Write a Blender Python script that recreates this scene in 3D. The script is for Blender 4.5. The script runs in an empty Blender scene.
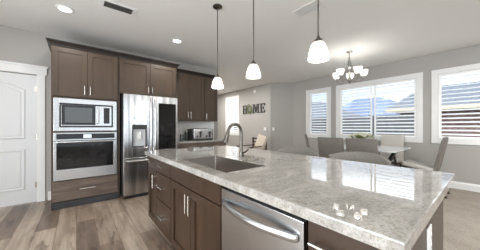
import bpy, bmesh, math, random
from mathutils import Vector, Matrix, Euler
random.seed(7)
PI = math.pi
sc = bpy.context.scene

# ------------------------------------------------------------------ camera, sky, sun, fill lamps, exposure
H, ZC = 1.21, 2.74                      # eye height, ceiling height
cam_d = bpy.data.cameras.new('camera')
cam = bpy.data.objects.new('camera', cam_d)
sc.collection.objects.link(cam)
cam_d.sensor_width = 36.0
cam_d.lens = 202.0 / 480.0 * 36.0
cam_d.shift_y = 2.0 / 480.0
cam_d.clip_start = 0.02
cam_d.clip_end = 2000
cam.location = (0, 0, H)
cam.rotation_euler = (PI / 2, 0, math.radians(51 - 90))
sc.camera = cam

sc.view_settings.view_transform = 'Standard'
sc.view_settings.look = 'None'
sc.view_settings.gamma = 1.0
sc.view_settings.use_curve_mapping = False
sc.view_settings.exposure = 0.33

W = bpy.data.worlds.new('sky')
sc.world = W
W.use_nodes = True
nt = W.node_tree
nt.nodes.clear()
wo = nt.nodes.new('ShaderNodeOutputWorld')
bg = nt.nodes.new('ShaderNodeBackground')
tc = nt.nodes.new('ShaderNodeTexCoord')
sx = nt.nodes.new('ShaderNodeSeparateXYZ')
rp = nt.nodes.new('ShaderNodeValToRGB')
rp.color_ramp.elements[0].position = 0.0
rp.color_ramp.elements[0].color = (0.34, 0.38, 0.43, 1)
q_ = rp.color_ramp.elements.new(0.185)
q_.color = (0.33, 0.385, 0.46, 1)
q_ = rp.color_ramp.elements.new(0.245)
q_.color = (1.30, 1.33, 1.36, 1)
rp.color_ramp.elements[-1].position = 0.7
rp.color_ramp.elements[-1].color = (0.52, 0.70, 0.97, 1)
cn = nt.nodes.new('ShaderNodeTexNoise')
cn.inputs['Scale'].default_value = 3.5
cn.inputs['Detail'].default_value = 5
cr = nt.nodes.new('ShaderNodeValToRGB')
cr.color_ramp.elements[0].position = 0.42
cr.color_ramp.elements[1].position = 0.62
mx = nt.nodes.new('ShaderNodeMix')
mx.data_type = 'RGBA'
nt.links.new(tc.outputs['Generated'], sx.inputs[0])
nt.links.new(sx.outputs['Z'], rp.inputs[0])
mp = nt.nodes.new('ShaderNodeMapping')
mp.inputs['Scale'].default_value = (1, 1, 3.5)
nt.links.new(tc.outputs['Generated'], mp.inputs[0])
nt.links.new(mp.outputs[0], cn.inputs['Vector'])
nt.links.new(cn.outputs[0], cr.inputs[0])
cr.color_ramp.elements[1].color = (0.25, 0.25, 0.25, 1)
nt.links.new(cr.outputs[0], mx.inputs['Factor'])
nt.links.new(rp.outputs[0], mx.inputs['A'])
mx.inputs['B'].default_value = (0.97, 0.98, 1.0, 1)
nt.links.new(mx.outputs['Result'], bg.inputs[0])
bg.inputs[1].default_value = 2.25
nt.links.new(bg.outputs[0], wo.inputs[0])


def lamp(name, kind, loc, energy, color=(1, 1, 1), rot=(0, 0, 0), **kw):
    d = bpy.data.lights.new(name, kind)
    d.energy = energy
    d.color = color
    for k, v in kw.items():
        setattr(d, k, v)
    o = bpy.data.objects.new(name, d)
    o.location = loc
    o.rotation_euler = rot
    sc.collection.objects.link(o)
    return o


lamp('sun', 'SUN', (0, 0, 20), 2.6, (1.0, 0.96, 0.90), (math.radians(-38), math.radians(-32), 0), angle=0.02)
# fill lamps added to brighten the room, set in openings out of view
lamp('fill_rear', 'AREA', (1.2, -3.52, 1.40), 18, (0.93, 0.97, 1.0), (-PI / 2, 0, PI), shape='RECTANGLE', size=3.78, size_y=2.08)
lamp('fill_left', 'AREA', (-2.54, 0.2, 1.25), 185, (0.94, 0.975, 1.0), (0, -PI / 2 + math.radians(-14), 0), shape='RECTANGLE', size=2.2, size_y=4.6)


# ------------------------------------------------------------------ helpers
class MB:
    """collects shapes in one bmesh; build() links them as ONE object"""
    def __init__(s):
        s.bm = bmesh.new()

    def box(s, x0, x1, y0, y1, z0, z1, bev=0.0, mat=None, seg=2):
        v = [s.bm.verts.new((x, y, z)) for x in (x0, x1) for y in (y0, y1) for z in (z0, z1)]
        idx = [(0, 1, 3, 2), (4, 6, 7, 5), (0, 4, 5, 1), (2, 3, 7, 6), (0, 2, 6, 4), (1, 5, 7, 3)]
        fs = [s.bm.faces.new([v[i] for i in f]) for f in idx]
        vs = v
        if bev:
            es = list({e for f in fs for e in f.edges})
            r = bmesh.ops.bevel(s.bm, geom=es, offset=bev, segments=seg, affect='EDGES', profile=0.6)
            vs = list(set(v for v in r['verts']) | {q for q in v if q.is_valid})
        if mat is not None:
            bmesh.ops.transform(s.bm, matrix=mat, verts=[q for q in vs if q.is_valid])
        return s

    def prism(s, pts, d0, d1, axis='y', mat=None):
        """extrude a 2-D outline between d0 and d1 along an axis"""
        def P(a, b, d):
            return {'y': (a, d, b), 'x': (d, a, b), 'z': (a, b, d)}[axis]
        A = [s.bm.verts.new(P(a, b, d0)) for a, b in pts]
        B = [s.bm.verts.new(P(a, b, d1)) for a, b in pts]
        n = len(pts)
        s.bm.faces.new(A)
        s.bm.faces.new(B[::-1])
        for i in range(n):
            s.bm.faces.new((A[i], B[i], B[(i + 1) % n], A[(i + 1) % n]))
        if mat is not None:
            bmesh.ops.transform(s.bm, matrix=mat, verts=A + B)
        return s

    def tube(s, pts, r, n=10, cap=True, flat=1.0):
        """round bar along a list of points; r is a number or one per point"""
        pts = [Vector(p) for p in pts]
        rs = r if isinstance(r, (list, tuple)) else [r] * len(pts)
        rings = []
        up = None
        for i, p in enumerate(pts):
            t = (pts[min(i + 1, len(pts) - 1)] - pts[max(i - 1, 0)]).normalized()
            if up is None:
                up = Vector((0, 0, 1)) if abs(t.z) < 0.9 else Vector((1, 0, 0))
            a = t.cross(up).normalized()
            b = a.cross(t).normalized()
            up = b
            rings.append([s.bm.verts.new(p + (a * math.cos(q) + b * math.sin(q) * flat) * rs[i]) for q in [2 * PI * k / n for k in range(n)]])
        for i in range(len(rings) - 1):
            for k in range(n):
                s.bm.faces.new((rings[i][k], rings[i][(k + 1) % n], rings[i + 1][(k + 1) % n], rings[i + 1][k]))
        if cap:
            s.bm.faces.new(rings[0][::-1])
            s.bm.faces.new(rings[-1])
        return s

    def lathe(s, prof, c=(0, 0, 0), n=24, mat=None):
        """turn an (r, z) profile about the vertical through c"""
        rings = []
        allv = []
        for r, z in prof:
            if r < 1e-5:
                ring = [s.bm.verts.new((c[0], c[1], c[2] + z))]
            else:
                ring = [s.bm.verts.new((c[0] + r * math.cos(2 * PI * k / n), c[1] + r * math.sin(2 * PI * k / n), c[2] + z)) for k in range(n)]
            rings.append(ring)
            allv += ring
        for A, B in zip(rings, rings[1:]):
            for k in range(n):
                a = [A[k % len(A)], A[(k + 1) % len(A)], B[(k + 1) % len(B)], B[k % len(B)]]
                u = []
                for q in a:
                    if q not in u:
                        u.append(q)
                if len(u) > 2:
                    s.bm.faces.new(u)
        if mat is not None:
            bmesh.ops.transform(s.bm, matrix=mat, verts=allv)
        return s

    def poly(s, *faces):
        for f in faces:
            s.bm.faces.new([s.bm.verts.new(p) for p in f])
        return s

    def grid(s, rows, close=False):
        R = [[s.bm.verts.new(p) for p in row] for row in rows]
        for a, b in zip(R, R[1:]):
            m = len(a)
            for k in range(m if close else m - 1):
                s.bm.faces.new((a[k], a[(k + 1) % m], b[(k + 1) % m], b[k]))
        return s

    def build(s, name, mat, parent=None, smooth=False, loc=(0, 0, 0), rotz=0.0):
        me = bpy.data.meshes.new(name)
        bmesh.ops.remove_doubles(s.bm, verts=s.bm.verts, dist=1e-6)
        bmesh.ops.recalc_face_normals(s.bm, faces=s.bm.faces)
        s.bm.to_mesh(me)
        s.bm.free()
        me.materials.append(mat)
        if smooth:
            me.polygons.foreach_set('use_smooth', [True] * len(me.polygons))
            me.set_sharp_from_angle(angle=math.radians(38))
        o = bpy.data.objects.new(name, me)
        o.location = loc
        o.rotation_euler = (0, 0, rotz)
        sc.collection.objects.link(o)
        if parent is not None:
            o.parent = parent
        return o


def tag(o, label, cat, group=None, kind=None):
    o['label'] = label
    o['category'] = cat
    if group:
        o['group'] = group
    if kind:
        o['kind'] = kind
    return o


def thing(name, label, cat, loc=(0, 0, 0), rotz=0.0, group=None):
    o = bpy.data.objects.new(name, None)
    o.empty_display_size = 0.05
    o.location = loc
    o.rotation_euler = (0, 0, rotz)
    sc.collection.objects.link(o)
    return tag(o, label, cat, group)


def struct(o, label=None):
    o['kind'] = 'structure'
    if label:
        o['label'] = label
    return o


def dup(root, loc, rotz, label, group=None):
    r = root.copy()
    sc.collection.objects.link(r)
    r.location = loc
    r.rotation_euler = (0, 0, rotz)
    r['label'] = label
    if group:
        r['group'] = group
    for ch in list(root.children):
        c = ch.copy()
        sc.collection.objects.link(c)
        c.parent = r
        for g in list(ch.children):
            d = g.copy()
            sc.collection.objects.link(d)
            d.parent = c
    return r


# ------------------------------------------------------------------ materials
def srgb(r, g, b):
    f = lambda c: (c / 255 / 12.92) if c / 255 <= 0.04045 else ((c / 255 + 0.055) / 1.055) ** 2.4
    return (f(r), f(g), f(b), 1)


def mat(name, col, rough=0.5, metal=0.0, spec=0.5, noise=None, bump=None, emit=None, coat=0.0):
    """noise = (scale xyz, amount, colour 2) mottles the base colour; bump = (scale, strength)"""
    m = bpy.data.materials.new(name)
    m.use_nodes = True
    t = m.node_tree
    b = t.nodes['Principled BSDF']
    b.inputs['Base Color'].default_value = col
    b.inputs['Roughness'].default_value = rough
    b.inputs['Metallic'].default_value = metal
    b.inputs['Specular IOR Level'].default_value = spec
    if coat:
        b.inputs['Coat Weight'].default_value = coat
        b.inputs['Coat Roughness'].default_value = 0.08
    c = t.nodes.new('ShaderNodeTexCoord')
    if noise:
        sc3, c2, lo, hi = noise
        mpn = t.nodes.new('ShaderNodeMapping')
        mpn.inputs['Scale'].default_value = sc3
        n = t.nodes.new('ShaderNodeTexNoise')
        n.inputs['Scale'].default_value = 1.0
        n.inputs['Detail'].default_value = 6
        n.inputs['Roughness'].default_value = 0.6
        r = t.nodes.new('ShaderNodeValToRGB')
        r.color_ramp.elements[0].position = lo
        r.color_ramp.elements[0].color = col
        r.color_ramp.elements[1].position = hi
        r.color_ramp.elements[1].color = c2
        t.links.new(c.outputs['Object'], mpn.inputs[0])
        t.links.new(mpn.outputs[0], n.inputs['Vector'])
        t.links.new(n.outputs[0], r.inputs[0])
        t.links.new(r.outputs[0], b.inputs['Base Color'])
    if bump:
        n2 = t.nodes.new('ShaderNodeTexNoise')
        mp2 = t.nodes.new('ShaderNodeMapping')
        mp2.inputs['Scale'].default_value = bump[0] if isinstance(bump[0], tuple) else (bump[0],) * 3
        n2.inputs['Scale'].default_value = 1.0
        n2.inputs['Detail'].default_value = 3
        bp = t.nodes.new('ShaderNodeBump')
        bp.inputs['Strength'].default_value = bump[1]
        bp.inputs['Distance'].default_value = 0.01
        t.links.new(c.outputs['Object'], mp2.inputs[0])
        t.links.new(mp2.outputs[0], n2.inputs['Vector'])
        t.links.new(n2.outputs[0], bp.inputs['Height'])
        t.links.new(bp.outputs[0], b.inputs['Normal'])
    if emit:
        b.inputs['Emission Color'].default_value = (*emit[0], 1)
        b.inputs['Emission Strength'].default_value = emit[1]
    return m


M = {}
M['wall'] = mat('greige_wall_paint', srgb(168, 165, 161), 0.75, bump=(160, 0.04))
M['ceiling'] = mat('ceiling_paint', srgb(225, 223, 220), 0.85, bump=(90, 0.12))
M['white'] = mat('white_trim_paint', srgb(226, 226, 225), 0.4)
M['door_white'] = mat('white_door_paint', srgb(210, 211, 212), 0.42)
M['shutter'] = mat('white_shutter_paint', srgb(248, 248, 248), 0.4)
M['cab'] = mat('stained_cabinet_wood', srgb(61, 48, 37), 0.42, noise=((5, 5, 1.2), srgb(75, 60, 47), 0.35, 0.7), bump=((60, 60, 6), 0.05))
M['cab_h'] = mat('stained_drawer_wood', srgb(78, 66, 58), 0.42, noise=((2.2, 9, 26), srgb(108, 94, 84), 0.38, 0.66), bump=((6, 60, 60), 0.05))
M['island'] = mat('shaded_island_wood', srgb(46, 32, 22), 0.34, noise=((6, 6, 1.2), srgb(60, 43, 31), 0.35, 0.7), bump=((60, 60, 6), 0.05))  # same stain as the other cabinets, dimmer light put into the colour
M['crown'] = mat('dark_crown_wood', srgb(26, 20, 17), 0.4, noise=((2, 9, 9), srgb(34, 27, 23), 0.4, 0.7))
M['toe'] = mat('toe_kick', srgb(42, 42, 46), 0.5, noise=((6, 6, 6), srgb(54, 54, 58), 0.4, 0.7))
M['steel'] = mat('brushed_stainless', (0.58, 0.595, 0.61, 1), 0.27, 1.0, noise=((1.5, 1.5, 160), (0.51, 0.52, 0.535, 1), 0.3, 0.7), bump=((3, 3, 400), 0.015))
M['steel_v'] = mat('stainless_painted_streaks', (0.34, 0.345, 0.355, 1), 0.24, 1.0, noise=((14, 14, 0.5), (0.74, 0.74, 0.75, 1), 0.36, 0.66), bump=((9, 9, 0.6), 0.05))  # broad vertical reflection streaks painted into the base colour
M['sink'] = mat('satin_sink_steel', (0.38, 0.35, 0.32, 1), 0.34, 1.0, noise=((140, 3, 3), (0.33, 0.30, 0.28, 1), 0.3, 0.7))
M['nickel'] = mat('satin_nickel', (0.78, 0.75, 0.70, 1), 0.25, 1.0, noise=((30, 30, 30), (0.60, 0.58, 0.55, 1), 0.4, 0.6))
M['nickel_dark'] = mat('antique_nickel', (0.36, 0.345, 0.32, 1), 0.28, 1.0, noise=((30, 30, 30), (0.30, 0.29, 0.27, 1), 0.4, 0.6))
M['chrome'] = mat('polished_chrome', (0.8, 0.8, 0.8, 1), 0.08, 1.0, noise=((9, 9, 9), (0.75, 0.75, 0.76, 1), 0.4, 0.6))
M['bronze'] = mat('brushed_pewter', (0.17, 0.158, 0.14, 1), 0.32, 1.0, noise=((30, 30, 30), (0.13, 0.12, 0.105, 1), 0.4, 0.6))
M['black_glass'] = mat('black_glass', srgb(14, 14, 14), 0.05, spec=0.35, noise=((3, 3, 3), srgb(26, 26, 28), 0.4, 0.6))
M['mesh'] = mat('grey_window_mesh', srgb(84, 86, 88), 0.12, noise=((300, 300, 300), srgb(66, 68, 70), 0.4, 0.6))
M['black'] = mat('black_plastic', srgb(26, 26, 27), 0.35, noise=((9, 9, 9), srgb(34, 34, 35), 0.4, 0.6))
M['dark_side'] = mat('dark_grey_appliance_side', srgb(62, 62, 64), 0.4, noise=((9, 9, 9), srgb(70, 70, 72), 0.4, 0.6))
M['gap'] = mat('dark_gap_shade', srgb(30, 29, 29), 0.7, noise=((9, 9, 9), srgb(36, 35, 35), 0.4, 0.6))  # shade inside gaps and the vent opening put into a dark colour
M['grey_plastic'] = mat('grey_plastic', srgb(196, 198, 200), 0.35, noise=((9, 9, 9), srgb(206, 208, 210), 0.4, 0.6))
M['screen'] = mat('lit_display', srgb(190, 205, 220), 0.2, emit=((0.75, 0.88, 1.0), 0.5))
M['fabric'] = mat('taupe_upholstery', srgb(128, 122, 116), 0.85, noise=((120, 120, 120), srgb(108, 102, 97), 0.35, 0.65), bump=(220, 0.25))
M['fabric_window_lit'] = mat('lightened_upholstery', srgb(206, 202, 196), 0.85, noise=((120, 120, 120), srgb(188, 183, 177), 0.35, 0.65), bump=(220, 0.25))  # window light on the chair seats put into a lighter colour
M['fabric_stool'] = mat('grey_stool_upholstery', srgb(128, 124, 119), 0.85, noise=((120, 120, 120), srgb(110, 106, 101), 0.35, 0.65), bump=(220, 0.25))
M['cream'] = mat('cream_cushion', srgb(214, 203, 188), 0.9, noise=((30, 30, 30), srgb(200, 188, 172), 0.35, 0.65), bump=(150, 0.2))
M['dark_wood'] = mat('dark_wood', srgb(58, 46, 38), 0.45, noise=((4, 20, 20), srgb(80, 64, 52), 0.4, 0.7))
M['letter'] = mat('charcoal_letter_paint', srgb(48, 46, 45), 0.55, noise=((30, 30, 30), srgb(64, 62, 60), 0.4, 0.7))
M['leaf'] = mat('wreath_leaf', srgb(94, 106, 62), 0.6, noise=((40, 40, 40), srgb(130, 136, 92), 0.4, 0.6))
M['petal'] = mat('cream_petal', srgb(228, 224, 206), 0.6, noise=((40, 40, 40), srgb(212, 206, 180), 0.4, 0.6))
M['backsplash'] = mat('white_backsplash', srgb(240, 239, 236), 0.25, noise=((2, 2, 2), srgb(232, 230, 226), 0.4, 0.7))
M['bulb'] = mat('lit_bulb', (1, 0.95, 0.85, 1), 0.3, emit=((1.0, 0.95, 0.87), 4.0))
M['diffuser'] = mat('lit_downlight', (1, 1, 1, 1), 0.4, emit=((1.0, 0.97, 0.92), 4.0))
M['vent_dark'] = mat('vent_louvre_metal', srgb(128, 124, 118), 0.5, noise=((30, 30, 30), srgb(140, 136, 130), 0.4, 0.7))
M['ground'] = mat('dry_yard', srgb(110, 104, 90), 0.95, noise=((0.6, 0.6, 0.6), srgb(90, 92, 70), 0.4, 0.65))
M['mountain'] = mat('haze_blue_mountain', srgb(108, 119, 142), 0.95, noise=((0.12, 0.12, 0.12), srgb(128, 138, 156), 0.35, 0.65))  # distance haze painted in as a blue-grey base colour
M['hedge'] = mat('dark_evergreen', srgb(74, 80, 70), 0.9, noise=((6, 6, 6), srgb(44, 50, 42), 0.4, 0.6))
M['fascia'] = mat('tan_fascia_paint', srgb(212, 198, 174), 0.6, noise=((2, 2, 2), srgb(202, 188, 164), 0.4, 0.6))
M['white_house'] = mat('white_house_paint', srgb(226, 226, 224), 0.7, noise=((2, 2, 2), srgb(214, 214, 212), 0.4, 0.6))
M['fence'] = mat('grey_fence_wood', srgb(94, 93, 94), 0.85, noise=((9, 9, 1), srgb(112, 110, 110), 0.4, 0.65))


def brick_mat(name, c1, c2, mortar, scale, bw, bh, msize, rough, axes, offset=0.5, ramp=None, noise_sc=None, noise_amt=0.3, spec=0.5, blotch=False):
    """boards or shingles: axes maps object x,y,z onto the brick pattern"""
    m = bpy.data.materials.new(name)
    m.use_nodes = True
    t = m.node_tree
    b = t.nodes['Principled BSDF']
    b.inputs['Roughness'].default_value = rough
    b.inputs['Specular IOR Level'].default_value = spec
    c = t.nodes.new('ShaderNodeTexCoord')
    s = t.nodes.new('ShaderNodeSeparateXYZ')
    k = t.nodes.new('ShaderNodeCombineXYZ')
    t.links.new(c.outputs['Object'], s.inputs[0])
    t.links.new(s.outputs[axes[0]], k.inputs[0])
    t.links.new(s.outputs[axes[1]], k.inputs[1])
    br = t.nodes.new('ShaderNodeTexBrick')
    br.offset = offset
    br.offset_frequency = 2
    br.inputs['Scale'].default_value = scale
    br.inputs['Brick Width'].default_value = bw
    br.inputs['Row Height'].default_value = bh
    br.inputs['Mortar Size'].default_value = msize
    br.inputs['Mortar Smooth'].default_value = 0.2
    br.inputs['Bias'].default_value = 0.0
    t.links.new(k.outputs[0], br.inputs['Vector'])
    src = br.outputs['Color']
    if ramp:
        br.inputs['Color1'].default_value = (0, 0, 0, 1)
        br.inputs['Color2'].default_value = (1, 1, 1, 1)
        br.inputs['Mortar'].default_value = (0.5, 0.5, 0.5, 1)
        r = t.nodes.new('ShaderNodeValToRGB')
        e = r.color_ramp.elements
        e[0].position, e[0].color = ramp[0]
        e[1].position, e[1].color = ramp[-1]
        for p, col in ramp[1:-1]:
            q = e.new(p)
            q.color = col
        t.links.new(src, r.inputs[0])
        mm = t.nodes.new('ShaderNodeMix')
        mm.data_type = 'RGBA'
        t.links.new(br.outputs['Fac'], mm.inputs['Factor'])
        t.links.new(r.outputs[0], mm.inputs['A'])
        mm.inputs['B'].default_value = mortar
        src = mm.outputs['Result']
    else:
        br.inputs['Color1'].default_value = c1
        br.inputs['Color2'].default_value = c2
        br.inputs['Mortar'].default_value = mortar
    if noise_sc:
        mpn = t.nodes.new('ShaderNodeMapping')
        mpn.inputs['Scale'].default_value = noise_sc
        t.links.new(c.outputs['Object'], mpn.inputs[0])
        n = t.nodes.new('ShaderNodeTexNoise')
        n.inputs['Scale'].default_value = 1
        n.inputs['Detail'].default_value = 5
        n.inputs['Roughness'].default_value = 0.65
        n.inputs['Distortion'].default_value = 0.6
        t.links.new(mpn.outputs[0], n.inputs['Vector'])
        r2 = t.nodes.new('ShaderNodeValToRGB')
        lo = 1 - noise_amt
        r2.color_ramp.elements[0].position = 0.34
        r2.color_ramp.elements[0].color = (lo, lo * 0.97, lo * 0.94, 1)
        r2.color_ramp.elements[1].position = 0.62
        r2.color_ramp.elements[1].color = (1, 1, 1, 1)
        t.links.new(n.outputs[0], r2.inputs[0])
        ml = t.nodes.new('ShaderNodeMix')
        ml.data_type = 'RGBA'
        ml.blend_type = 'MULTIPLY'
        ml.inputs['Factor'].default_value = 1
        t.links.new(src, ml.inputs['A'])
        t.links.new(r2.outputs[0], ml.inputs['B'])
        src = ml.outputs['Result']
    if blotch:                                  # broad darker figure and small knots in the boards
        for scv, lo_, hi_, dk in (((4.5, 0.8, 1), 0.40, 0.60, 0.74), ((13, 3.2, 1), 0.30, 0.40, 0.60)):
            mpn = t.nodes.new('ShaderNodeMapping')
            mpn.inputs['Scale'].default_value = scv
            t.links.new(c.outputs['Object'], mpn.inputs[0])
            n = t.nodes.new('ShaderNodeTexNoise')
            n.inputs['Scale'].default_value = 1
            n.inputs['Detail'].default_value = 3
            n.inputs['Distortion'].default_value = 0.9
            t.links.new(mpn.outputs[0], n.inputs['Vector'])
            r2 = t.nodes.new('ShaderNodeValToRGB')
            r2.color_ramp.elements[0].position = lo_
            r2.color_ramp.elements[0].color = (dk, dk * 0.965, dk * 0.93, 1)
            r2.color_ramp.elements[1].position = hi_
            r2.color_ramp.elements[1].color = (1, 1, 1, 1)
            t.links.new(n.outputs[0], r2.inputs[0])
            ml = t.nodes.new('ShaderNodeMix')
            ml.data_type = 'RGBA'
            ml.blend_type = 'MULTIPLY'
            ml.inputs['Factor'].default_value = 1
            t.links.new(src, ml.inputs['A'])
            t.links.new(r2.outputs[0], ml.inputs['B'])
            src = ml.outputs['Result']
    t.links.new(src, b.inputs['Base Color'])
    return m


M['floor'] = brick_mat('plank_floor', None, None, srgb(112, 94, 80), 1.0, 1.25, 0.185, 0.0022, 0.38, ('Y', 'X'), 0.37,
                       ramp=[(0.0, srgb(120, 103, 91)), (0.07, srgb(127, 110, 97)), (0.14, srgb(152, 135, 120)), (0.6, srgb(168, 152, 136)), (1.0, srgb(182, 166, 150))],
                       noise_sc=(20, 1.5, 1), noise_amt=0.34, blotch=True)
M['roof'] = brick_mat('grey_shingle_roof', srgb(104, 106, 110), srgb(114, 116, 120), srgb(92, 94, 98), 1.0, 0.5, 0.25, 0.02, 0.9, ('Y', 'X'))
M['siding'] = brick_mat('brown_red_siding', srgb(112, 84, 78), srgb(120, 91, 85), srgb(88, 66, 62), 1.0, 4.0, 0.2, 0.012, 0.8, ('Y', 'Z'))


def carpet_mat():
    m = mat('greige_carpet', srgb(172, 163, 152), 0.95, bump=(260, 0.5), noise=((4, 4, 4), srgb(152, 143, 132), 0.35, 0.7))
    t = m.node_tree
    b = t.nodes['Principled BSDF']
    c = t.nodes.new('ShaderNodeTexCoord')
    n = t.nodes.new('ShaderNodeTexNoise')
    n.inputs['Scale'].default_value = 70
    n.inputs['Detail'].default_value = 3
    r = t.nodes.new('ShaderNodeValToRGB')
    r.color_ramp.elements[0].position = 0.35
    r.color_ramp.elements[0].color = (0.72, 0.71, 0.7, 1)
    r.color_ramp.elements[1].position = 0.6
    t.links.new(c.outputs['Object'], n.inputs['Vector'])
    t.links.new(n.outputs[0], r.inputs[0])
    ml = t.nodes.new('ShaderNodeMix')
    ml.data_type = 'RGBA'
    ml.blend_type = 'MULTIPLY'
    ml.inputs['Factor'].default_value = 1
    old = b.inputs['Base Color'].links[0].from_socket
    t.links.new(old, ml.inputs['A'])
    t.links.new(r.outputs[0], ml.inputs['B'])
    t.links.new(ml.outputs['Result'], b.inputs['Base Color'])
    return m


M['carpet'] = carpet_mat()


def granite_mat():
    m = bpy.data.materials.new('polished_granite')
    m.use_nodes = True
    t = m.node_tree
    b = t.nodes['Principled BSDF']
    b.inputs['Roughness'].default_value = 0.012
    b.inputs['Specular IOR Level'].default_value = 1.0
    c = t.nodes.new('ShaderNodeTexCoord')

    def nz(scale, detail, dist, lo, hi, c0, c1, sc3=(1, 1, 1)):
        q = t.nodes.new('ShaderNodeMapping')
        q.inputs['Scale'].default_value = sc3
        q.inputs['Rotation'].default_value = (0, 0, 0.5)
        t.links.new(c.outputs['Object'], q.inputs[0])
        n = t.nodes.new('ShaderNodeTexNoise')
        n.inputs['Scale'].default_value = scale
        n.inputs['Detail'].default_value = detail
        n.inputs['Roughness'].default_value = 0.62
        n.inputs['Distortion'].default_value = dist
        t.links.new(q.outputs[0], n.inputs['Vector'])
        r = t.nodes.new('ShaderNodeValToRGB')
        r.color_ramp.elements[0].position = lo
        r.color_ramp.elements[0].color = c0
        r.color_ramp.elements[1].position = hi
        r.color_ramp.elements[1].color = c1
        t.links.new(n.outputs[0], r.inputs[0])
        return r.outputs[0]

    def mul(a, bb):
        q = t.nodes.new('ShaderNodeMix')
        q.data_type = 'RGBA'
        q.blend_type = 'MULTIPLY'
        q.inputs['Factor'].default_value = 1
        t.links.new(a, q.inputs['A'])
        t.links.new(bb, q.inputs['B'])
        return q.outputs['Result']
    base = nz(3.2, 8, 1.2, 0.36, 0.66, srgb(144, 141, 136), srgb(172, 169, 164), (1, 2.2, 1))
    fleck = nz(55, 6, 0.3, 0.36, 0.50, (0.76, 0.73, 0.69, 1), (1, 1, 1, 1))
    fine = nz(120, 3, 0.0, 0.36, 0.50, (0.74, 0.72, 0.70, 1), (1, 1, 1, 1))
    t.links.new(mul(mul(base, fleck), fine), b.inputs['Base Color'])
    return m


M['granite'] = granite_mat()


def glass_mat(name, tint, ior=1.45):
    m = bpy.data.materials.new(name)
    m.use_nodes = True
    t = m.node_tree
    t.nodes.clear()
    o = t.nodes.new('ShaderNodeOutputMaterial')
    tr = t.nodes.new('ShaderNodeBsdfTransparent')
    tr.inputs[0].default_value = tint
    gl = t.nodes.new('ShaderNodeBsdfGlossy')
    gl.inputs['Roughness'].default_value = 0.02
    fr = t.nodes.new('ShaderNodeFresnel')
    fr.inputs[0].default_value = ior
    mm = t.nodes.new('ShaderNodeMixShader')
    t.links.new(fr.outputs[0], mm.inputs[0])
    t.links.new(tr.outputs[0], mm.inputs[1])
    t.links.new(gl.outputs[0], mm.inputs[2])
    t.links.new(mm.outputs[0], o.inputs[0])
    return m


M['pane'] = glass_mat('window_glass', (0.97, 0.985, 0.985, 1), 1.14)
M['table_glass'] = mat('reflection_white_table_glass', srgb(222, 228, 228), 0.06, spec=0.6, noise=((2, 2, 2), srgb(214, 221, 221), 0.4, 0.6))  # window reflection on the glass painted in as an opaque pale colour
M['jar'] = glass_mat('jar_glass', (0.86, 0.9, 0.9, 1))


def shade_mat():
    m = bpy.data.materials.new('frosted_shade_glass')
    m.use_nodes = True
    t = m.node_tree
    t.nodes.clear()
    o = t.nodes.new('ShaderNodeOutputMaterial')
    tl = t.nodes.new('ShaderNodeBsdfTranslucent')
    tl.inputs[0].default_value = (0.80, 0.795, 0.78, 1)
    df = t.nodes.new('ShaderNodeBsdfDiffuse')
    df.inputs[0].default_value = (0.9, 0.89, 0.87, 1)
    tr = t.nodes.new('ShaderNodeBsdfTransparent')
    a = t.nodes.new('ShaderNodeMixShader')
    a.inputs[0].default_value = 0.45
    b = t.nodes.new('ShaderNodeMixShader')
    b.inputs[0].default_value = 0.3
    em = t.nodes.new('ShaderNodeEmission')
    em.inputs[0].default_value = (1.0, 0.96, 0.9, 1)
    em.inputs[1].default_value = 0.12
    ad = t.nodes.new('ShaderNodeAddShader')
    t.links.new(tl.outputs[0], a.inputs[1])
    t.links.new(df.outputs[0], a.inputs[2])
    t.links.new(a.outputs[0], b.inputs[1])
    t.links.new(tr.outputs[0], b.inputs[2])
    t.links.new(b.outputs[0], ad.inputs[0])
    t.links.new(em.outputs[0], ad.inputs[1])
    t.links.new(ad.outputs[0], o.inputs[0])
    return m


M['shade'] = shade_mat()

# ------------------------------------------------------------------ the room shell
XL, XR, YB, YK = -2.6, 5.80, -3.5, 4.60      # left wall, window wall, wall behind the camera, kitchen wall
XH, YE = 5.25, 9.2                           # wall with the letters, end wall of the room beyond
T = 0.14


def struct_mesh(name, mb, m, parent=None):
    o = mb.build(name, m, parent)
    if parent is None:
        o['kind'] = 'structure'
    return o


struct_mesh('floor', MB().box(XL - T, 2.05, YB - T, YE + T, -0.1, 0.0), M['floor'])
struct_mesh('floor_carpet', MB().box(2.05, XR + T, YB - T, YE + T, -0.1, 0.0), M['carpet'])
struct_mesh('ceiling', MB().box(XL - T, XR + T, YB - T, YE + T, ZC, ZC + 0.12), M['ceiling'])


def wall_with_holes(name, axis, pos0, pos1, a0, a1, holes):
    """a wall along x (axis 'x', thickness in y) or y; holes are (a0, a1, z0, z1)"""
    mb = MB()
    cuts = sorted({a0, a1, *[h[0] for h in holes], *[h[1] for h in holes]})
    for p, q in zip(cuts, cuts[1:]):
        zs = [(0.0, ZC)]
        for h in holes:
            if h[0] <= p + 1e-6 and h[1] >= q - 1e-6:
                zs = [(0.0, h[2]), (h[3], ZC)]
        for z0, z1 in zs:
            if z1 - z0 < 1e-4:
                continue
            if axis == 'x':
                mb.box(p, q, pos0, pos1, z0, z1)
            else:
                mb.box(pos0, pos1, p, q, z0, z1)
    return struct_mesh(name, mb, M['wall'])


# window openings on the window wall (y0, y1, z0, z1)
WIN_R = (-1.25, 0.665, 0.97, 2.29)
WIN_M = (1.0, 2.67, 0.97, 2.29)
WIN_S = (3.02, 3.64, 0.97, 2.29)
WIN_H = (6.62, 7.40, 0.95, 2.43)
wall_with_holes('wall_right', 'y', XR, XR + T, YB, 4.24, [WIN_R, WIN_M, WIN_S])
wall_with_holes('wall_far', 'y', XH, XH + T, 4.80, YE, [WIN_H])
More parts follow.
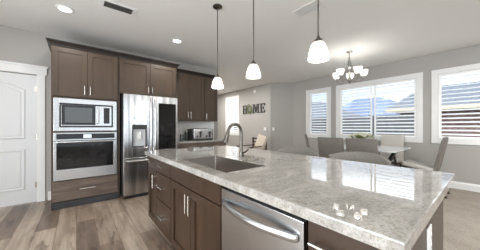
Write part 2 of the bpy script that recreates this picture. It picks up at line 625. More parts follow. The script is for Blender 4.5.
# the slanted piece of wall between them
struct_mesh('wall_corner', MB().prism([(XH, 4.80), (XR, 4.24), (XR + T, 4.30), (XH + T, 4.86)], 0, ZC, 'z'), M['wall'])
DOOR = (-1.33, -0.495, 0.0, 2.045)
wall_with_holes('wall_back', 'x', YK, YK + T, XL, 2.95, [DOOR])
wall_with_holes('wall_end', 'x', YE, YE + T, 2.95, XH, [])
wall_with_holes('wall_side', 'y', 2.95 - T, 2.95, YK + T, YE, [])
REAR = (-0.7, 3.1, 0.35, 2.45)
wall_with_holes('wall_rear', 'x', YB - T, YB, XL, XR, [REAR])
LEFT_OPENING = (-2.2, 2.6, 0.0, 2.40)
wall_with_holes('wall_left', 'y', XL - T, XL, YB, YK, [LEFT_OPENING])


def baseboard(name, x0, y0, x1, y1, h=0.14, t=0.016):
    d = Vector((x1 - x0, y1 - y0, 0))
    L = d.length
    a = math.atan2(d.y, d.x)
    mb = MB().prism([(0, 0), (t, 0), (t, h - 0.03), (t * 0.6, h - 0.012), (t * 0.35, h), (0, h)], 0, L, 'x')
    o = mb.build(name, M['white'], None, loc=(x0, y0, 0), rotz=a)
    o['kind'] = 'structure'
    return o


baseboard('baseboard_right', XR, YB, XR, 4.23)
baseboard('baseboard_corner', XR, 4.24, XH, 4.80)
baseboard('baseboard_far', XH, 4.80, XH, YE)
baseboard('baseboard_back', -0.285, YK, -0.365, YK)


# unseen slab added to block the sun at the left opening
struct_mesh('sun_blocker', MB().box(-7.0, XL - T, -4.0, 4.6, 2.55, 2.65), M['ceiling'])


# ------------------------------------------------------------------ windows with shutters
def window(name, X, y0, y1, z0, z1, sashes, sill=True, n_louver=15, tilts=None):
    """window in a wall x = X looking to -x; sashes is a list of (y0, y1)"""
    r = bpy.data.objects.new(name, None)
    r.location = (X, (y0 + y1) / 2, z0)
    sc.collection.objects.link(r)
    r['kind'] = 'structure'
    ox, oy, oz = X, (y0 + y1) / 2, z0

    def B(mb, nm, m, par=r, smooth=False):
        o = mb.build(nm, m, par, smooth)
        return o
    cw = 0.10
    a, b, c, d = y0 - oy, y1 - oy, 0.0, z1 - z0
    mb = MB()
    mb.box(-0.02, -0.001, a - cw, a, c - cw, d + cw, 0.003)
    mb.box(-0.02, -0.001, b, b + cw, c - cw, d + cw, 0.003)
    mb.box(-0.02, -0.001, a, b, d, d + cw, 0.003)
    mb.box(-0.02, -0.001, a, b, c - cw, c, 0.003)
    B(mb, 'casing', M['white'])
    mb = MB()                              # reveal lining and outer frame
    for (p, q, u, v) in ((a, a + 0.012, c, d), (b - 0.012, b, c, d), (a, b, c, c + 0.012), (a, b, d - 0.012, d)):
        mb.box(0.0, T, p, q, u, v)
    B(mb, 'frame', M['white'])
    B(MB().box(0.115, 0.119, a + 0.012, b - 0.012, c + 0.012, d - 0.012), 'pane', M['pane'])
    for i, (s0, s1) in enumerate(sashes):
        s0 -= oy
        s1 -= oy
        sh = MB()
        st = 0.035
        sh.box(0.006, 0.034, s0, s0 + st, c + 0.013, d - 0.013, 0.002)
        sh.box(0.006, 0.034, s1 - st, s1, c + 0.013, d - 0.013, 0.002)
        sh.box(0.006, 0.034, s0 + st, s1 - st, c + 0.013, c + 0.05, 0.002)
        sh.box(0.006, 0.034, s0 + st, s1 - st, d - 0.05, d - 0.013, 0.002)
        so = B(sh, 'shutter', M['shutter'])
        lv = MB()
        zz0, zz1 = c + 0.05, d - 0.05
        stp = (zz1 - zz0) / n_louver
        for k in range(n_louver):
            zc = zz0 + (k + 0.5) * stp
            tilt = tilts[i] if tilts else -23
            mt = Matrix.Translation((0.045, (s0 + s1) / 2, zc)) @ Matrix.Rotation(math.radians(tilt), 4, 'Y')
            w = (s1 - s0) / 2 - st - 0.001
            lv.prism([(-0.041, 0), (-0.024, 0.0042), (0.024, 0.0042), (0.041, 0), (0.024, -0.0042), (-0.024, -0.0042)], -w, w, 'y', mat=mt)
        B(lv, 'louvre', M['shutter'], so)
    return r


window('window_1', XR, *WIN_R, [(-1.23, -0.30), (-0.27, 0.653)])
window('window_2', XR, *WIN_M, [(1.012, 1.82), (1.87, 2.658)])
window('window_3', XR, *WIN_S, [(3.032, 3.628)])
window('window_4', XH, *WIN_H, [(6.632, 6.98), (7.01, 7.388)], tilts=(-40, -76))


def plain_window(name, axis, pos, a0, a1, z0, z1, inward):
    r = bpy.data.objects.new(name, None)
    sc.collection.objects.link(r)
    r['kind'] = 'structure'
    mb = MB()
    for (p, q, u, v) in ((a0 - 0.1, a0, z0, z1 + 0.1), (a1, a1 + 0.1, z0, z1 + 0.1), (a0, a1, z1, z1 + 0.1), (a0, a1, z0, z0 + 0.04), ((a0 + a1) / 2 - 0.03, (a0 + a1) / 2 + 0.03, z0, z1)):
        if axis == 'x':
            mb.box(p, q, pos, pos + 0.02 * inward, u, v)
        else:
            mb.box(pos, pos + 0.02 * inward, p, q, u, v)
    mb.build('casing', M['white'], r)
    g = MB()
    if axis == 'x':
        g.box(a0, a1, pos - 0.08 * inward, pos - 0.075 * inward, z0, z1)
    else:
        g.box(pos - 0.08 * inward, pos - 0.075 * inward, a0, a1, z0, z1)
    g.build('pane', M['pane'], r)


plain_window('added_window_rear', 'x', YB, *REAR, 1)  # unseen window added for light, frames the rear fill lamp
plain_window('added_window_left', 'y', XL, *LEFT_OPENING, 1)  # unseen glazed opening added for light, frames the left fill lamp

# ------------------------------------------------------------------ door on the left
d1 = bpy.data.objects.new('door_1', None)
d1.location = (-0.9125, YK, 0)
sc.collection.objects.link(d1)
d1['kind'] = 'structure'
mb = MB()
mb.box(0.4175, 0.515, -0.02, -0.001, 0, 2.12, 0.003)
mb.box(-0.515, -0.4175, -0.02, -0.001, 0, 2.12, 0.003)
mb.box(-0.535, 0.535, -0.024, -0.001, 2.055, 2.17, 0.003)
mb.box(-0.55, 0.55, -0.036, -0.001, 2.17, 2.20, 0.004)
mb.build('casing', M['white'], d1)


def arch_poly(x0, x1, z0, z1, rise, n=14):
    p = [(x0, z0), (x1, z0), (x1, z1)]
    for k in range(1, n):
        a = k / n
        p.append((x1 + (x0 - x1) * a, z1 + rise * math.sin(PI * a)))
    p.append((x0, z1))
    return p


slab = MB().box(-0.4165, 0.4165, 0.006, 0.042, 0.012, 2.04, 0.002)
ps = slab.build('panel_door', M['door_white'], d1)
mld = MB()


def ring(mb, outer, inner, y0, y1):
    n = len(outer)
    A = [mb.bm.verts.new((a, y0, b)) for a, b in outer]
    Bv = [mb.bm.verts.new((a, y1, b)) for a, b in inner]
    for i in range(n):
        mb.bm.faces.new((A[i], A[(i + 1) % n], Bv[(i + 1) % n], Bv[i]))


def panel(mb, x0, x1, z0, z1, rise):
    o = arch_poly(x0, x1, z0, z1, rise)
    i1 = arch_poly(x0 + 0.018, x1 - 0.018, z0 + 0.018, z1 - 0.018, rise)
    i2 = arch_poly(x0 + 0.045, x1 - 0.045, z0 + 0.045, z1 - 0.045, rise)
    i3 = arch_poly(x0 + 0.055, x1 - 0.055, z0 + 0.055, z1 - 0.055, rise)
    ring(mb, o, i1, 0.0055, -0.005)
    ring(mb, i1, i2, -0.005, 0.003)
    ring(mb, i2, i3, 0.003, -0.003)
    mb.bm.faces.new([mb.bm.verts.new((a, -0.003, b)) for a, b in i3])


panel(mld, -0.29, 0.29, 1.02, 1.80, 0.09)
panel(mld, -0.29, 0.29, 0.22, 0.86, 0.0)
mld.build('moulding', M['door_white'], ps)
for z in (0.28, 1.05, 1.82):
    hg = MB().tube([(0.4168, -0.012, z - 0.045), (0.4168, -0.012, z + 0.045)], 0.007, 10)
    hg.box(0.392, 0.4165, -0.004, 0.006, z - 0.045, z + 0.045)
    hg.build('hinge', M['nickel'], d1, True)
mb = MB().lathe([(0.0, 0.0), (0.028, 0.0), (0.03, 0.006), (0.012, 0.012), (0.011, 0.035), (0.026, 0.045), (0.029, 0.06), (0.02, 0.072), (0, 0.075)], mat=Matrix.Translation((-0.35, 0.006, 0.95)) @ Matrix.Rotation(PI / 2, 4, 'X'))
mb.build('door_knob', M['nickel'], d1, True)


# ------------------------------------------------------------------ cabinets
def shaker(name, x0, x1, z0, z1, m, par, t=0.02, rail=0.062, flat=False):
    """door or drawer front standing on y in [-t, 0], front face at -t"""
    mb = MB()
    if flat:
        mb.box(x0, x1, -t, -0.0005, z0, z1, 0.002)
    else:
        mb.box(x0, x0 + rail, -t, -0.0005, z0, z1, 0.0015)
        mb.box(x1 - rail, x1, -t, -0.0005, z0, z1, 0.0015)
        mb.box(x0 + rail, x1 - rail, -t, -0.0005, z1 - rail, z1, 0.0015)
        mb.box(x0 + rail, x1 - rail, -t, -0.0005, z0, z0 + rail, 0.0015)
        mb.box(x0 + rail, x1 - rail, -t + 0.011, -0.001, z0 + rail, z1 - rail)
        g = 0.008
        mb.box(x0 + rail, x1 - rail, -t + 0.005, -t + 0.011, z0 + rail, z0 + rail + g)
        mb.box(x0 + rail, x1 - rail, -t + 0.005, -t + 0.011, z1 - rail - g, z1 - rail)
        mb.box(x0 + rail, x0 + rail + g, -t + 0.005, -t + 0.011, z0 + rail, z1 - rail)
        mb.box(x1 - rail - g, x1 - rail, -t + 0.005, -t + 0.011, z0 + rail, z1 - rail)
    return mb.build(name, m, par)


def bar_handle(par, x, z, L, vertical, t=0.02, off=0.034, r=0.0064):
    mb = MB()
    y = -t - off
    h = L / 2
    if vertical:
        mb.tube([(x, y, z - h), (x, y, z + h)], r, 10)
        for s in (-1, 1):
            mb.tube([(x, -t + 0.0005, z + s * h * 0.68), (x, y, z + s * h * 0.68)], r * 0.8, 8)
    else:
        mb.tube([(x - h, y, z), (x + h, y, z)], r, 10)
        for s in (-1, 1):
            mb.tube([(x + s * h * 0.68, -t + 0.0005, z), (x + s * h * 0.68, y, z)], r * 0.8, 8)
    return mb.build('handle', M['nickel'], par, True)


def crown(par, x0, x1, yf, yb, z0, left=True, right=True):
    """crown moulding running along the front and returning on the sides"""
    prof = [(0.0, 0.0), (0.012, 0.0), (0.016, 0.018), (0.034, 0.048), (0.05, 0.058), (0.055, 0.075), (0.0, 0.075)]
    mb = MB()
    rows = []
    for o, z in prof:
        path = []
        xa = x0 - (o if left else 0)
        xb = x1 + (o if right else 0)
        path.append((xa, yb, z0 + z))
        path.append((xa, yf - o, z0 + z))
        path.append((xb, yf - o, z0 + z))
        path.append((xb, yb, z0 + z))
        rows.append(path)
    mb.grid(rows)
    return mb.build('crown_moulding', M['crown'], par)


YF = 3.99            # front of the deep cabinet boxes (doors stand 2 cm proud)
# --- tall oven cabinet: box left open where the appliances sit
OX0, OX1 = -0.285, 0.555
oc = thing('oven_cabinet', 'tall grey-brown wood cabinet housing the microwave and wall oven', 'cabinet', (0, YF, 0))
D = YK - YF - 0.003
mb = MB()
mb.box(OX0, OX0 + 0.02, 0, D, 0.0, 2.40)
mb.box(OX1 - 0.02, OX1, 0, D, 0.0, 2.40)
mb.box(OX0 + 0.02, OX1 - 0.02, D - 0.012, D, 0.10, 2.40)
mb.box(OX0 + 0.02, OX1 - 0.02, 0, D - 0.012, 0.10, 0.12)
mb.box(OX0 + 0.02, OX1 - 0.02, 0, D - 0.012, 0.395, 0.415)
mb.box(OX0 + 0.02, OX1 - 0.02, 0, D - 0.012, 1.130, 1.146)
mb.box(OX0 + 0.02, OX1 - 0.02, 0, D - 0.012, 1.640, 1.66)
mb.box(OX0 + 0.02, OX1 - 0.02, 0, D - 0.012, 2.38, 2.40)
mb.build('body', M['cab'], oc)
MB().box(OX0 + 0.001, OX1 - 0.001, -0.022, -0.001, 0.005, 0.10).build('toe_kick', M['toe'], oc)
xm = (OX0 + OX1) / 2
for s, (a, b) in enumerate(((OX0 + 0.012, xm - 0.0025), (xm + 0.0025, OX1 - 0.012))):
    dd = shaker('door', a, b, 1.668, 2.385, M['cab'], oc)
    bar_handle(dd, xm + (-0.035 if s == 0 else 0.035), 1.775, 0.13, True)
dr = shaker('drawer', OX0 + 0.012, OX1 - 0.012, 0.113, 0.402, M['cab_h'], oc, flat=True)
bar_handle(dr, xm, 0.262, 0.20, False)
crown(oc, OX0, OX1, 0.0, D, 2.40, True, False)

# --- microwave with trim kit
mw = thing('microwave', 'stainless built-in microwave with a wide trim frame above the oven', 'microwave', (0, YF, 0))
mx0, mx1, mz0, mz1 = OX0 + 0.028, OX1 - 0.028, 1.150, 1.638
bx0, bx1, bz0, bz1 = -0.195, 0.475, 1.205, 1.565
mb = MB()
mb.box(mx0, bx0, -0.03, -0.002, mz0, mz1, 0.003)
mb.box(bx1, mx1, -0.03, -0.002, mz0, mz1, 0.003)
mb.box(bx0, bx1, -0.03, -0.002, bz1, mz1, 0.003)
mb.box(bx0, bx1, -0.03, -0.002, mz0, bz0, 0.003)
mb.build('trim_frame', M['steel'], mw)
MB().box(bx0 + 0.001, bx1 - 0.001, -0.008, 0.40, bz0 + 0.001, bz1 - 0.001).build('body', M['black'], mw)
md = MB()
md.box(bx0 + 0.022, 0.285, -0.045, -0.0085, bz0 + 0.022, bz1 - 0.022, 0.003)
mdo = md.build('door', M['steel'], mw)
MB().box(bx0 + 0.024, 0.236, -0.0475, -0.0455, bz0 + 0.036, bz1 - 0.024).build('door_glass', M['black_glass'], mdo)
MB().box(bx0 + 0.062, 0.196, -0.0485, -0.0478, bz0 + 0.072, bz1 - 0.058).build('window', M['mesh'], mdo)
MB().box(0.287, bx1 - 0.022, -0.042, -0.0085, bz0 + 0.022, bz1 - 0.022, 0.002).build('control_panel', M['steel'], mw)
MB().box(0.345, bx1 - 0.05, -0.0435, -0.0425, bz0 + 0.06, bz1 - 0.045).build('keypad', M['black_glass'], mw)
hb = MB().tube([(0.262, -0.0455, bz0 + 0.06), (0.262, -0.078, bz0 + 0.075), (0.262, -0.078, bz1 - 0.075), (0.262, -0.0455, bz1 - 0.06)], 0.009, 10)
hb.build('handle', M['chrome'], mdo, True)

# --- wall oven
ov = thing('wall_oven', 'stainless single wall oven with black glass door under the microwave', 'oven', (0, YF, 0))
ox0, ox1 = mx0, mx1
MB().box(ox0 + 0.005, ox1 - 0.005, -0.004, 0.45, 0.42, 1.126).build('body', M['black'], ov)
mb = MB().box(ox0, ox1, -0.03, -0.005, 1.005, 1.126, 0.003)
cp = mb.build('control_panel', M['steel'], ov)
MB().box(ox0 + 0.03, ox1 - 0.03, -0.0325, -0.0305, 1.028, 1.108).build('touch_strip', M['black_glass'], cp)
MB().box(0.085, 0.185, -0.0345, -0.033, 1.042, 1.094).build('display', M['screen'], cp)
mb = MB()
mb.box(ox0, ox0 + 0.032, -0.034, -0.005, 0.422, 0.998, 0.003)
mb.box(ox1 - 0.045, ox1, -0.034, -0.005, 0.422, 0.998, 0.003)
mb.box(ox0 + 0.032, ox1 - 0.045, -0.034, -0.005, 0.422, 0.578, 0.003)
mb.box(ox0 + 0.032, ox1 - 0.045, -0.034, -0.005, 0.972, 0.998, 0.003)
od = mb.build('door', M['steel'], ov)
MB().box(ox0 + 0.0325, ox1 - 0.0455, -0.031, -0.008, 0.5785, 0.9715).build('door_glass', M['black_glass'], od)
MB().tube([(ox0 + 0.05, -0.0345, 0.985), (ox0 + 0.05, -0.078, 0.985), (ox1 - 0.05, -0.078, 0.985), (ox1 - 0.05, -0.0345, 0.985)], 0.011, 10).build('handle', M['steel'], od, True)

UD = 0.31
# --- cabinet over the refrigerator with its side panels
FX0, FX1 = 0.557, 1.575
fc = thing('refrigerator_cabinet', 'two-door wood cabinet bridging over the refrigerator', 'cabinet', (0, YF, 0))
mb = MB()
mb.box(FX0, FX0 + 0.02, 0, D, 0.0, 2.40)
mb.box(FX1 - 0.02, FX1, 0, D, 0.0, 2.40)
mb.box(FX0 + 0.02, FX1 - 0.02, 0, D, 1.79, 2.40)
mb.build('body', M['cab'], fc)
xm2 = (FX0 + FX1) / 2
for s, (a, b) in enumerate(((FX0 + 0.02, xm2 - 0.0025), (xm2 + 0.0025, FX1 - 0.02))):
    dd = shaker('door', a, b, 1.80, 2.385, M['cab'], fc)
    bar_handle(dd, xm2 + (-0.035 if s == 0 else 0.035), 1.885, 0.11, True)
crown(fc, FX0, FX1, 0.0, D - UD - 0.006, 2.40, False, True)

# --- refrigerator
RX0, RX1, RYF = 0.605, 1.520, 3.80
rf = thing('refrigerator', 'stainless french-door refrigerator with water dispenser and black glass panel', 'refrigerator', (0, RYF, 0))
MB().box(RX0 + 0.004, RX1 - 0.004, 0.075, 0.76, 0.03, 1.755, 0.004).build('body', M['dark_side'], rf)
rm = 1.060
z0d, z1d = 0.695, 1.765
mb = MB()
dx0, dx1, dz0, dz1 = 0.735, 0.965, 0.86, 1.245
mb.box(RX0, dx0, 0, 0.07, z0d, z1d, 0.006)
mb.box(dx1, rm - 0.003, 0, 0.07, z0d, z1d, 0.006)
mb.box(dx0 - 0.006, dx1 + 0.006, 0.0, 0.07, dz1, z1d, 0.004)
mb.box(dx0 - 0.006, dx1 + 0.006, 0.0, 0.07, z0d, dz0, 0.004)
ld = mb.build('door', M['steel_v'], rf)
mb = MB()
mb.box(dx0, dx0 + 0.014, 0.001, 0.05, dz0, dz1)
mb.box(dx1 - 0.014, dx1, 0.001, 0.05, dz0, dz1)
mb.box(dx0 + 0.014, dx1 - 0.014, -0.003, 0.05, dz1 - 0.075, dz1, 0.003)
mb.box(dx0 + 0.014, dx1 - 0.014, 0.001, 0.05, dz0, dz0 + 0.02)
di = mb.build('water_dispenser', M['black'], ld)
MB().box(dx0 + 0.014, dx1 - 0.014, 0.048, 0.066, dz0 + 0.02, dz1 - 0.075).build('alcove', M['grey_plastic'], di)
MB().box(0.815, 0.885, 0.02, 0.046, 0.98, 1.13, 0.006).build('paddle', M['nickel'], di)
MB().box(dx0, dx1, -0.0025, -0.0005, 1.262, 1.335).build('touch_panel', M['screen'], ld)
mb = MB().box(rm + 0.003, RX1, 0, 0.07, z0d, z1d, 0.006)
rd = mb.build('door', M['steel_v'], rf)
MB().box(1.165, 1.485, -0.006, -0.0005, 0.80, 1.645, 0.002).build('glass_panel', M['black_glass'], rd)
mb = MB().box(RX0, RX1, 0, 0.07, 0.06, z0d - 0.008, 0.006)
fd = mb.build('freezer_drawer', M['steel_v'], rf)


def bow(p0, p1, out, depth, n=14, ends=0.02):
    """points of a bowed handle from p0 to p1, standing off along out"""
    p0, p1, out = Vector(p0), Vector(p1), Vector(out)
    q = [p0]
    for k in range(n + 1):
        a = k / n
        q.append(p0.lerp(p1, 0.02 + 0.96 * a) + out * (ends + depth * math.sin(PI * a)))
    q.append(p1)
    return q


for x, par in ((rm - 0.035, ld), (rm + 0.035, rd)):
    MB().tube(bow((x, -0.0005, 0.78), (x, -0.0005, 1.69), (0, -1, 0), 0.02, ends=0.035), 0.0125, 10).build('handle', M['chrome'], par, True)
MB().tube(bow((RX0 + 0.05, -0.0005, 0.635), (RX1 - 0.05, -0.0005, 0.635), (0, -1, 0), 0.015, ends=0.035), 0.0125, 10).build('handle', M['chrome'], fd, True)
MB().box(RX0 + 0.01, RX1 - 0.01, 0.03, 0.09, 0.0, 0.058).build('base_grille', M['black'], rf)

# --- upper cabinets right of the refrigerator
UD = 0.31
uy = YK - 0.003 - UD
u1 = thing('upper_cabinet', 'two-door wall cabinet above the counter, next to the refrigerator', 'cabinet', (0, uy, 0), group='wall cabinets over the counter')
MB().box(1.637, 2.372, 0, UD, 1.35, 2.40).build('body', M['cab'], u1)
for s, (a, b) in enumerate(((1.643, 1.974), (1.979, 2.366))):
    dd = shaker('door', a, b, 1.356, 2.385, M['cab'], u1)
    bar_handle(dd, 1.9765 + (-0.035 if s == 0 else 0.035), 1.475, 0.14, True)
crown(u1, 1.637, 2.372, 0.0, UD, 2.40, False, False)
u2 = thing('upper_cabinet', 'single-door wall cabinet at the right end of the counter wall', 'cabinet', (0, uy, 0), group='wall cabinets over the counter')
MB().box(2.374, 2.735, 0, UD, 1.35, 2.40).build('body', M['cab'], u2)
dd = shaker('door', 2.380, 2.728, 1.356, 2.385, M['cab'], u2)
bar_handle(dd, 2.412, 1.475, 0.14, True)
crown(u2, 2.374, 2.735, 0.0, UD, 2.40, False, True)

# --- base cabinet, counter and backsplash under them
b1 = thing('base_cabinet', 'wood base cabinet below the toaster counter, right of the refrigerator', 'cabinet', (0, YF, 0))
mb = MB().box(1.579, 2.80, 0, D, 0.10, 0.868)
mb.box(1.60, 2.78, 0.06, D, 0.0, 0.10)
mb.build('body', M['cab'], b1)
for a, b in ((1.59, 2.185), (2.195, 2.79)):
    q = shaker('drawer', a, b, 0.705, 0.86, M['cab_h'], b1, flat=True)
    bar_handle(q, (a + b) / 2, 0.785, 0.14, False)
    q = shaker('door', a, b, 0.115, 0.695, M['cab'], b1)
    bar_handle(q, b - 0.04, 0.60, 0.13, True)
o = MB().box(1.58, 2.83, 3.945, YK - 0.004, 0.87, 0.91, 0.004).build('countertop', M['granite'])
tag(o, 'light granite counter along the back wall holding the toaster', 'countertop')
o = struct(MB().box(1.58, 2.83, YK - 0.0035, YK - 0.0005, 0.915, 1.349).build('trim_1', M['backsplash']))


def toaster():
    t = thing('toaster', 'stainless four-slice toaster on the back counter', 'toaster', (2.31, 4.34, 0.911))
    t.scale = (1.15, 1.0, 1.32)
    mb = MB().box(-0.215, 0.215, -0.13, 0.13, 0.012, 0.20, 0.022, seg=3)
    mb.build('body', M['steel'], t, True)
    MB().box(-0.255, -0.216, -0.12, 0.12, 0.012, 0.195, 0.012).build('end_cap', M['black'], t, True)
    MB().box(0.216, 0.225, -0.12, 0.12, 0.012, 0.195, 0.004).build('end_cap', M['black'], t, True)
    MB().box(-0.255, 0.225, -0.125, 0.125, 0.0, 0.0115).build('base', M['black'], t)
    for x in (-0.105, 0.105):
        MB().box(x - 0.075, x + 0.075, -0.055, -0.02, 0.196, 0.2035).build('slot', M['black'], t)
        MB().box(x - 0.075, x + 0.075, 0.02, 0.055, 0.196, 0.2035).build('slot', M['black'], t)
        MB().box(x + 0.02, x + 0.055, -0.134, -0.1305, 0.04, 0.15).build('lever_slot', M['black'], t)
        MB().box(x + 0.01, x + 0.065, -0.16, -0.1345, 0.115, 0.14, 0.005).build('lever', M['black'], t)
        MB().lathe([(0, 0), (0.016, 0), (0.018, 0.01), (0.012, 0.018), (0, 0.018)], n=14, mat=Matrix.Translation((x - 0.035, -0.1305, 0.06)) @ Matrix.Rotation(PI / 2, 4, 'X')).build('knob', M['black'], t, True)


toaster()


def jar(x, y, r, h, label):
    t = thing('glass_jar', label, 'jar', (x, y, 0.911), group='glass jars beside the toaster')
    MB().lathe([(0, 0), (r * 0.9, 0), (r, 0.01), (r, h * 0.78), (r * 0.82, h * 0.84), (r * 0.80, h * 0.82), (r * 0.96, h * 0.76), (r * 0.96, 0.014), (0, 0.010)], n=20).build('body', M['jar'], t, True)
    MB().lathe([(0, h * 0.845), (r * 0.86, h * 0.845), (r * 0.88, h * 0.93), (r * 0.3, h * 0.95), (r * 0.22, h), (0, h)], n=20).build('lid', M['nickel'], t, True)


jar(1.965, 4.38, 0.045, 0.22, 'taller glass jar with metal lid just left of the toaster')
jar(1.83, 4.33, 0.04, 0.15, 'shorter glass jar with metal lid near the refrigerator')


def wall_plate(name, label, cat, loc, rotz, w, h, toggles=(), sockets=(), group=None, dark=False):
    t = thing(name, label, cat, loc, rotz, group)
    MB().box(-w / 2, w / 2, -0.006, -0.0005, -h / 2, h / 2, 0.002).build('plate', M['white'], t)
    for x in toggles:
        MB().box(x - 0.016, x + 0.016, -0.010, -0.0065, -0.033, 0.033, 0.001).build('rocker', M['white'], t)
    for z in sockets:
        so = MB().box(-0.017, 0.017, -0.009, -0.0065, z - 0.014, z + 0.014, 0.001).build('socket', M['white'], t)
        mb = MB()
        for x in (-0.006, 0.006):
            mb.box(x - 0.001, x + 0.001, -0.0095, -0.0091, z - 0.004, z + 0.006)
        mb.build('slot', M['black'], so)
    return t


wall_plate('wall_outlet', 'white outlet on the backsplash right of the toaster', 'outlet', (2.70, YK - 0.004, 1.20), 0, 0.07, 0.115, sockets=(-0.02, 0.02))
wall_plate('light_switch', 'white light switch right below the wall letters', 'light switch', (XH, 5.06, 1.14), -PI / 2, 0.115, 0.115, toggles=(-0.025, 0.025), group='light switches')
ang = math.atan2(-0.56, 0.55)
wall_plate('light_switch', 'white light switch on the slanted wall piece', 'light switch', (XH + 0.07, 4.80 - 0.0713, 1.14), ang, 0.07, 0.115, toggles=(0.0,), group='light switches')

# ------------------------------------------------------------------ the island
IX = 0.712            # front face of the island boxes (doors 2 cm proud)
IB = 1.475            # back of the boxes
R90 = -PI / 2


def island_unit(name, label, ya, yb, z1=0.868, open_front=False, cat='cabinet', hollow=False):
    """cabinet box from ya (left seen from the kitchen) down to yb; local x runs to -y"""
    t = thing(name, label, cat, (IX, ya, 0), R90, 'island cabinets')
    w = ya - yb
    mb = MB()
    dpt = 0.60
    if hollow:
        mb.box(0, 0.018, 0, dpt, 0.10, z1)
        mb.box(w - 0.018, w, 0, dpt, 0.10, z1)
        mb.box(0.018, w - 0.018, 0, dpt, 0.10, 0.118)
        mb.box(0.018, w - 0.018, dpt - 0.012, dpt, 0.118, z1)
        mb.box(0.018, w - 0.018, 0, 0.018, 0.80, z1)
    else:
        mb.box(0, w, 0, dpt, 0.10, z1)
    mb.build('body', M['island'], t)
    MB().box(0.001, w - 0.001, 0.075, dpt, 0.0, 0.099).build('toe_kick', M['toe'], t)
    return t, w


zt = 0.858
t, w = island_unit('island_cabinet', 'narrow wood island cabinet at the end nearest the refrigerator', 2.66, 2.332)
q = shaker('drawer', 0.004, w - 0.002, 0.722, zt, M['island'], t, flat=True)
bar_handle(q, w / 2, 0.80, 0.11, False)
q = shaker('door', 0.004, w - 0.002, 0.112, 0.714, M['island'], t)
bar_handle(q, w - 0.035, 0.60, 0.15, True)
t, w = island_unit('island_cabinet', 'wood island cabinet with a stack of three drawers', 2.330, 1.892)
for z0, z1 in ((0.722, zt), (0.435, 0.714), (0.112, 0.427)):
    q = shaker('drawer', 0.002, w - 0.002, z0, z1, M['island'], t, flat=True)
    bar_handle(q, w / 2, (z0 + z1) / 2 + 0.01, 0.14, False)
t, w = island_unit('island_cabinet', 'wood two-door island cabinet under the sink', 1.890, 1.046, hollow=True)
shaker('false_front', 0.002, w - 0.002, 0.722, zt, M['island'], t, flat=True)
q = shaker('door', 0.002, w / 2 - 0.0015, 0.112, 0.714, M['island'], t)
bar_handle(q, w / 2 - 0.028, 0.61, 0.15, True)
q = shaker('door', w / 2 + 0.0015, w - 0.002, 0.112, 0.714, M['island'], t)
bar_handle(q, w / 2 + 0.028, 0.61, 0.15, True)
t, w = island_unit('island_cabinet', 'wood island cabinet at the near end, right of the dishwasher', 0.440, 0.17)
q = shaker('drawer', 0.002, w - 0.004, 0.70, zt, M['island'], t, flat=True)
bar_handle(q, w / 2 - 0.06, 0.785, 0.10, False)
q = shaker('door', 0.002, w - 0.004, 0.112, 0.692, M['island'], t)
bar_handle(q, 0.035, 0.58, 0.15, True)
# plain wood panels that wrap the back and the near end
o = MB().box(1.3135, IB, 0.17, 2.66, 0.0, 0.868).build('island_back_panel', M['island'])
tag(o, 'wood panel closing the back of the island', 'panel')
o = MB().box(0.73, IB, 0.150, 0.1685, 0.0, 0.868, 0.002).build('island_end_panel', M['island'])
tag(o, 'wood end panel of the island with the outlet', 'panel')

# dishwasher
dw = thing('dishwasher', 'stainless dishwasher with a bowed bar handle in the island', 'dishwasher', (IX, 1.036, 0), R90)
dwW = 1.036 - 0.450
MB().box(0.002, dwW - 0.002, 0.03, 0.59, 0.10, 0.862).build('body', M['gap'], dw)
mb = MB().box(0.006, dwW - 0.006, -0.024, 0.028, 0.115, 0.838, 0.004)
ddw = mb.build('door', M['steel'], dw)
mb = MB()
pts = bow((0.035, -0.0245, 0.765), (dwW - 0.035, -0.0245, 0.765), (0, -1, 0), 0.045, n=22, ends=0.012)
mb.tube(pts, 0.0125, 14, flat=1.45)
mb.build('handle', M['steel'], ddw, True)
MB().box(0.01, dwW - 0.01, 0.06, 0.12, 0.0, 0.099).build('toe_kick', M['toe'], dw)

# countertop with the sink cut-out
CX0, CX1, CY0, CY1, CZ0, CZ1 = 0.66, 1.90, 0.138, 2.70, 0.868, 0.91
SX0, SX1, SY0, SY1 = 0.762, 1.135, 1.085, 1.81


def ct_slab():
    mb = MB()
    bm = mb.bm

    def rc(x0, x1, y0, y1, z):
        return [bm.verts.new(p) for p in ((x0, y0, z), (x1, y0, z), (x1, y1, z), (x0, y1, z))]
    e = 0.006
    o0 = rc(CX0, CX1, CY0, CY1, CZ0)
    o1 = rc(CX0, CX1, CY0, CY1, CZ1 - e)
    o2 = rc(CX0 + e * 0.3, CX1 - e * 0.3, CY0 + e * 0.3, CY1 - e * 0.3, CZ1 - e * 0.3)
    o3 = rc(CX0 + e, CX1 - e, CY0 + e, CY1 - e, CZ1)
    i3 = rc(SX0, SX1, SY0, SY1, CZ1)
    i0 = rc(SX0, SX1, SY0, SY1, CZ0)
    seq = [o0, o1, o2, o3, i3, i0, o0]
    for a, b in zip(seq, seq[1:]):
        for k in range(4):
            bm.faces.new((a[k], a[(k + 1) % 4], b[(k + 1) % 4], b[k]))
    return mb


tag(ct_slab().build('island_countertop', M['granite']), 'large polished light granite top of the island', 'countertop')

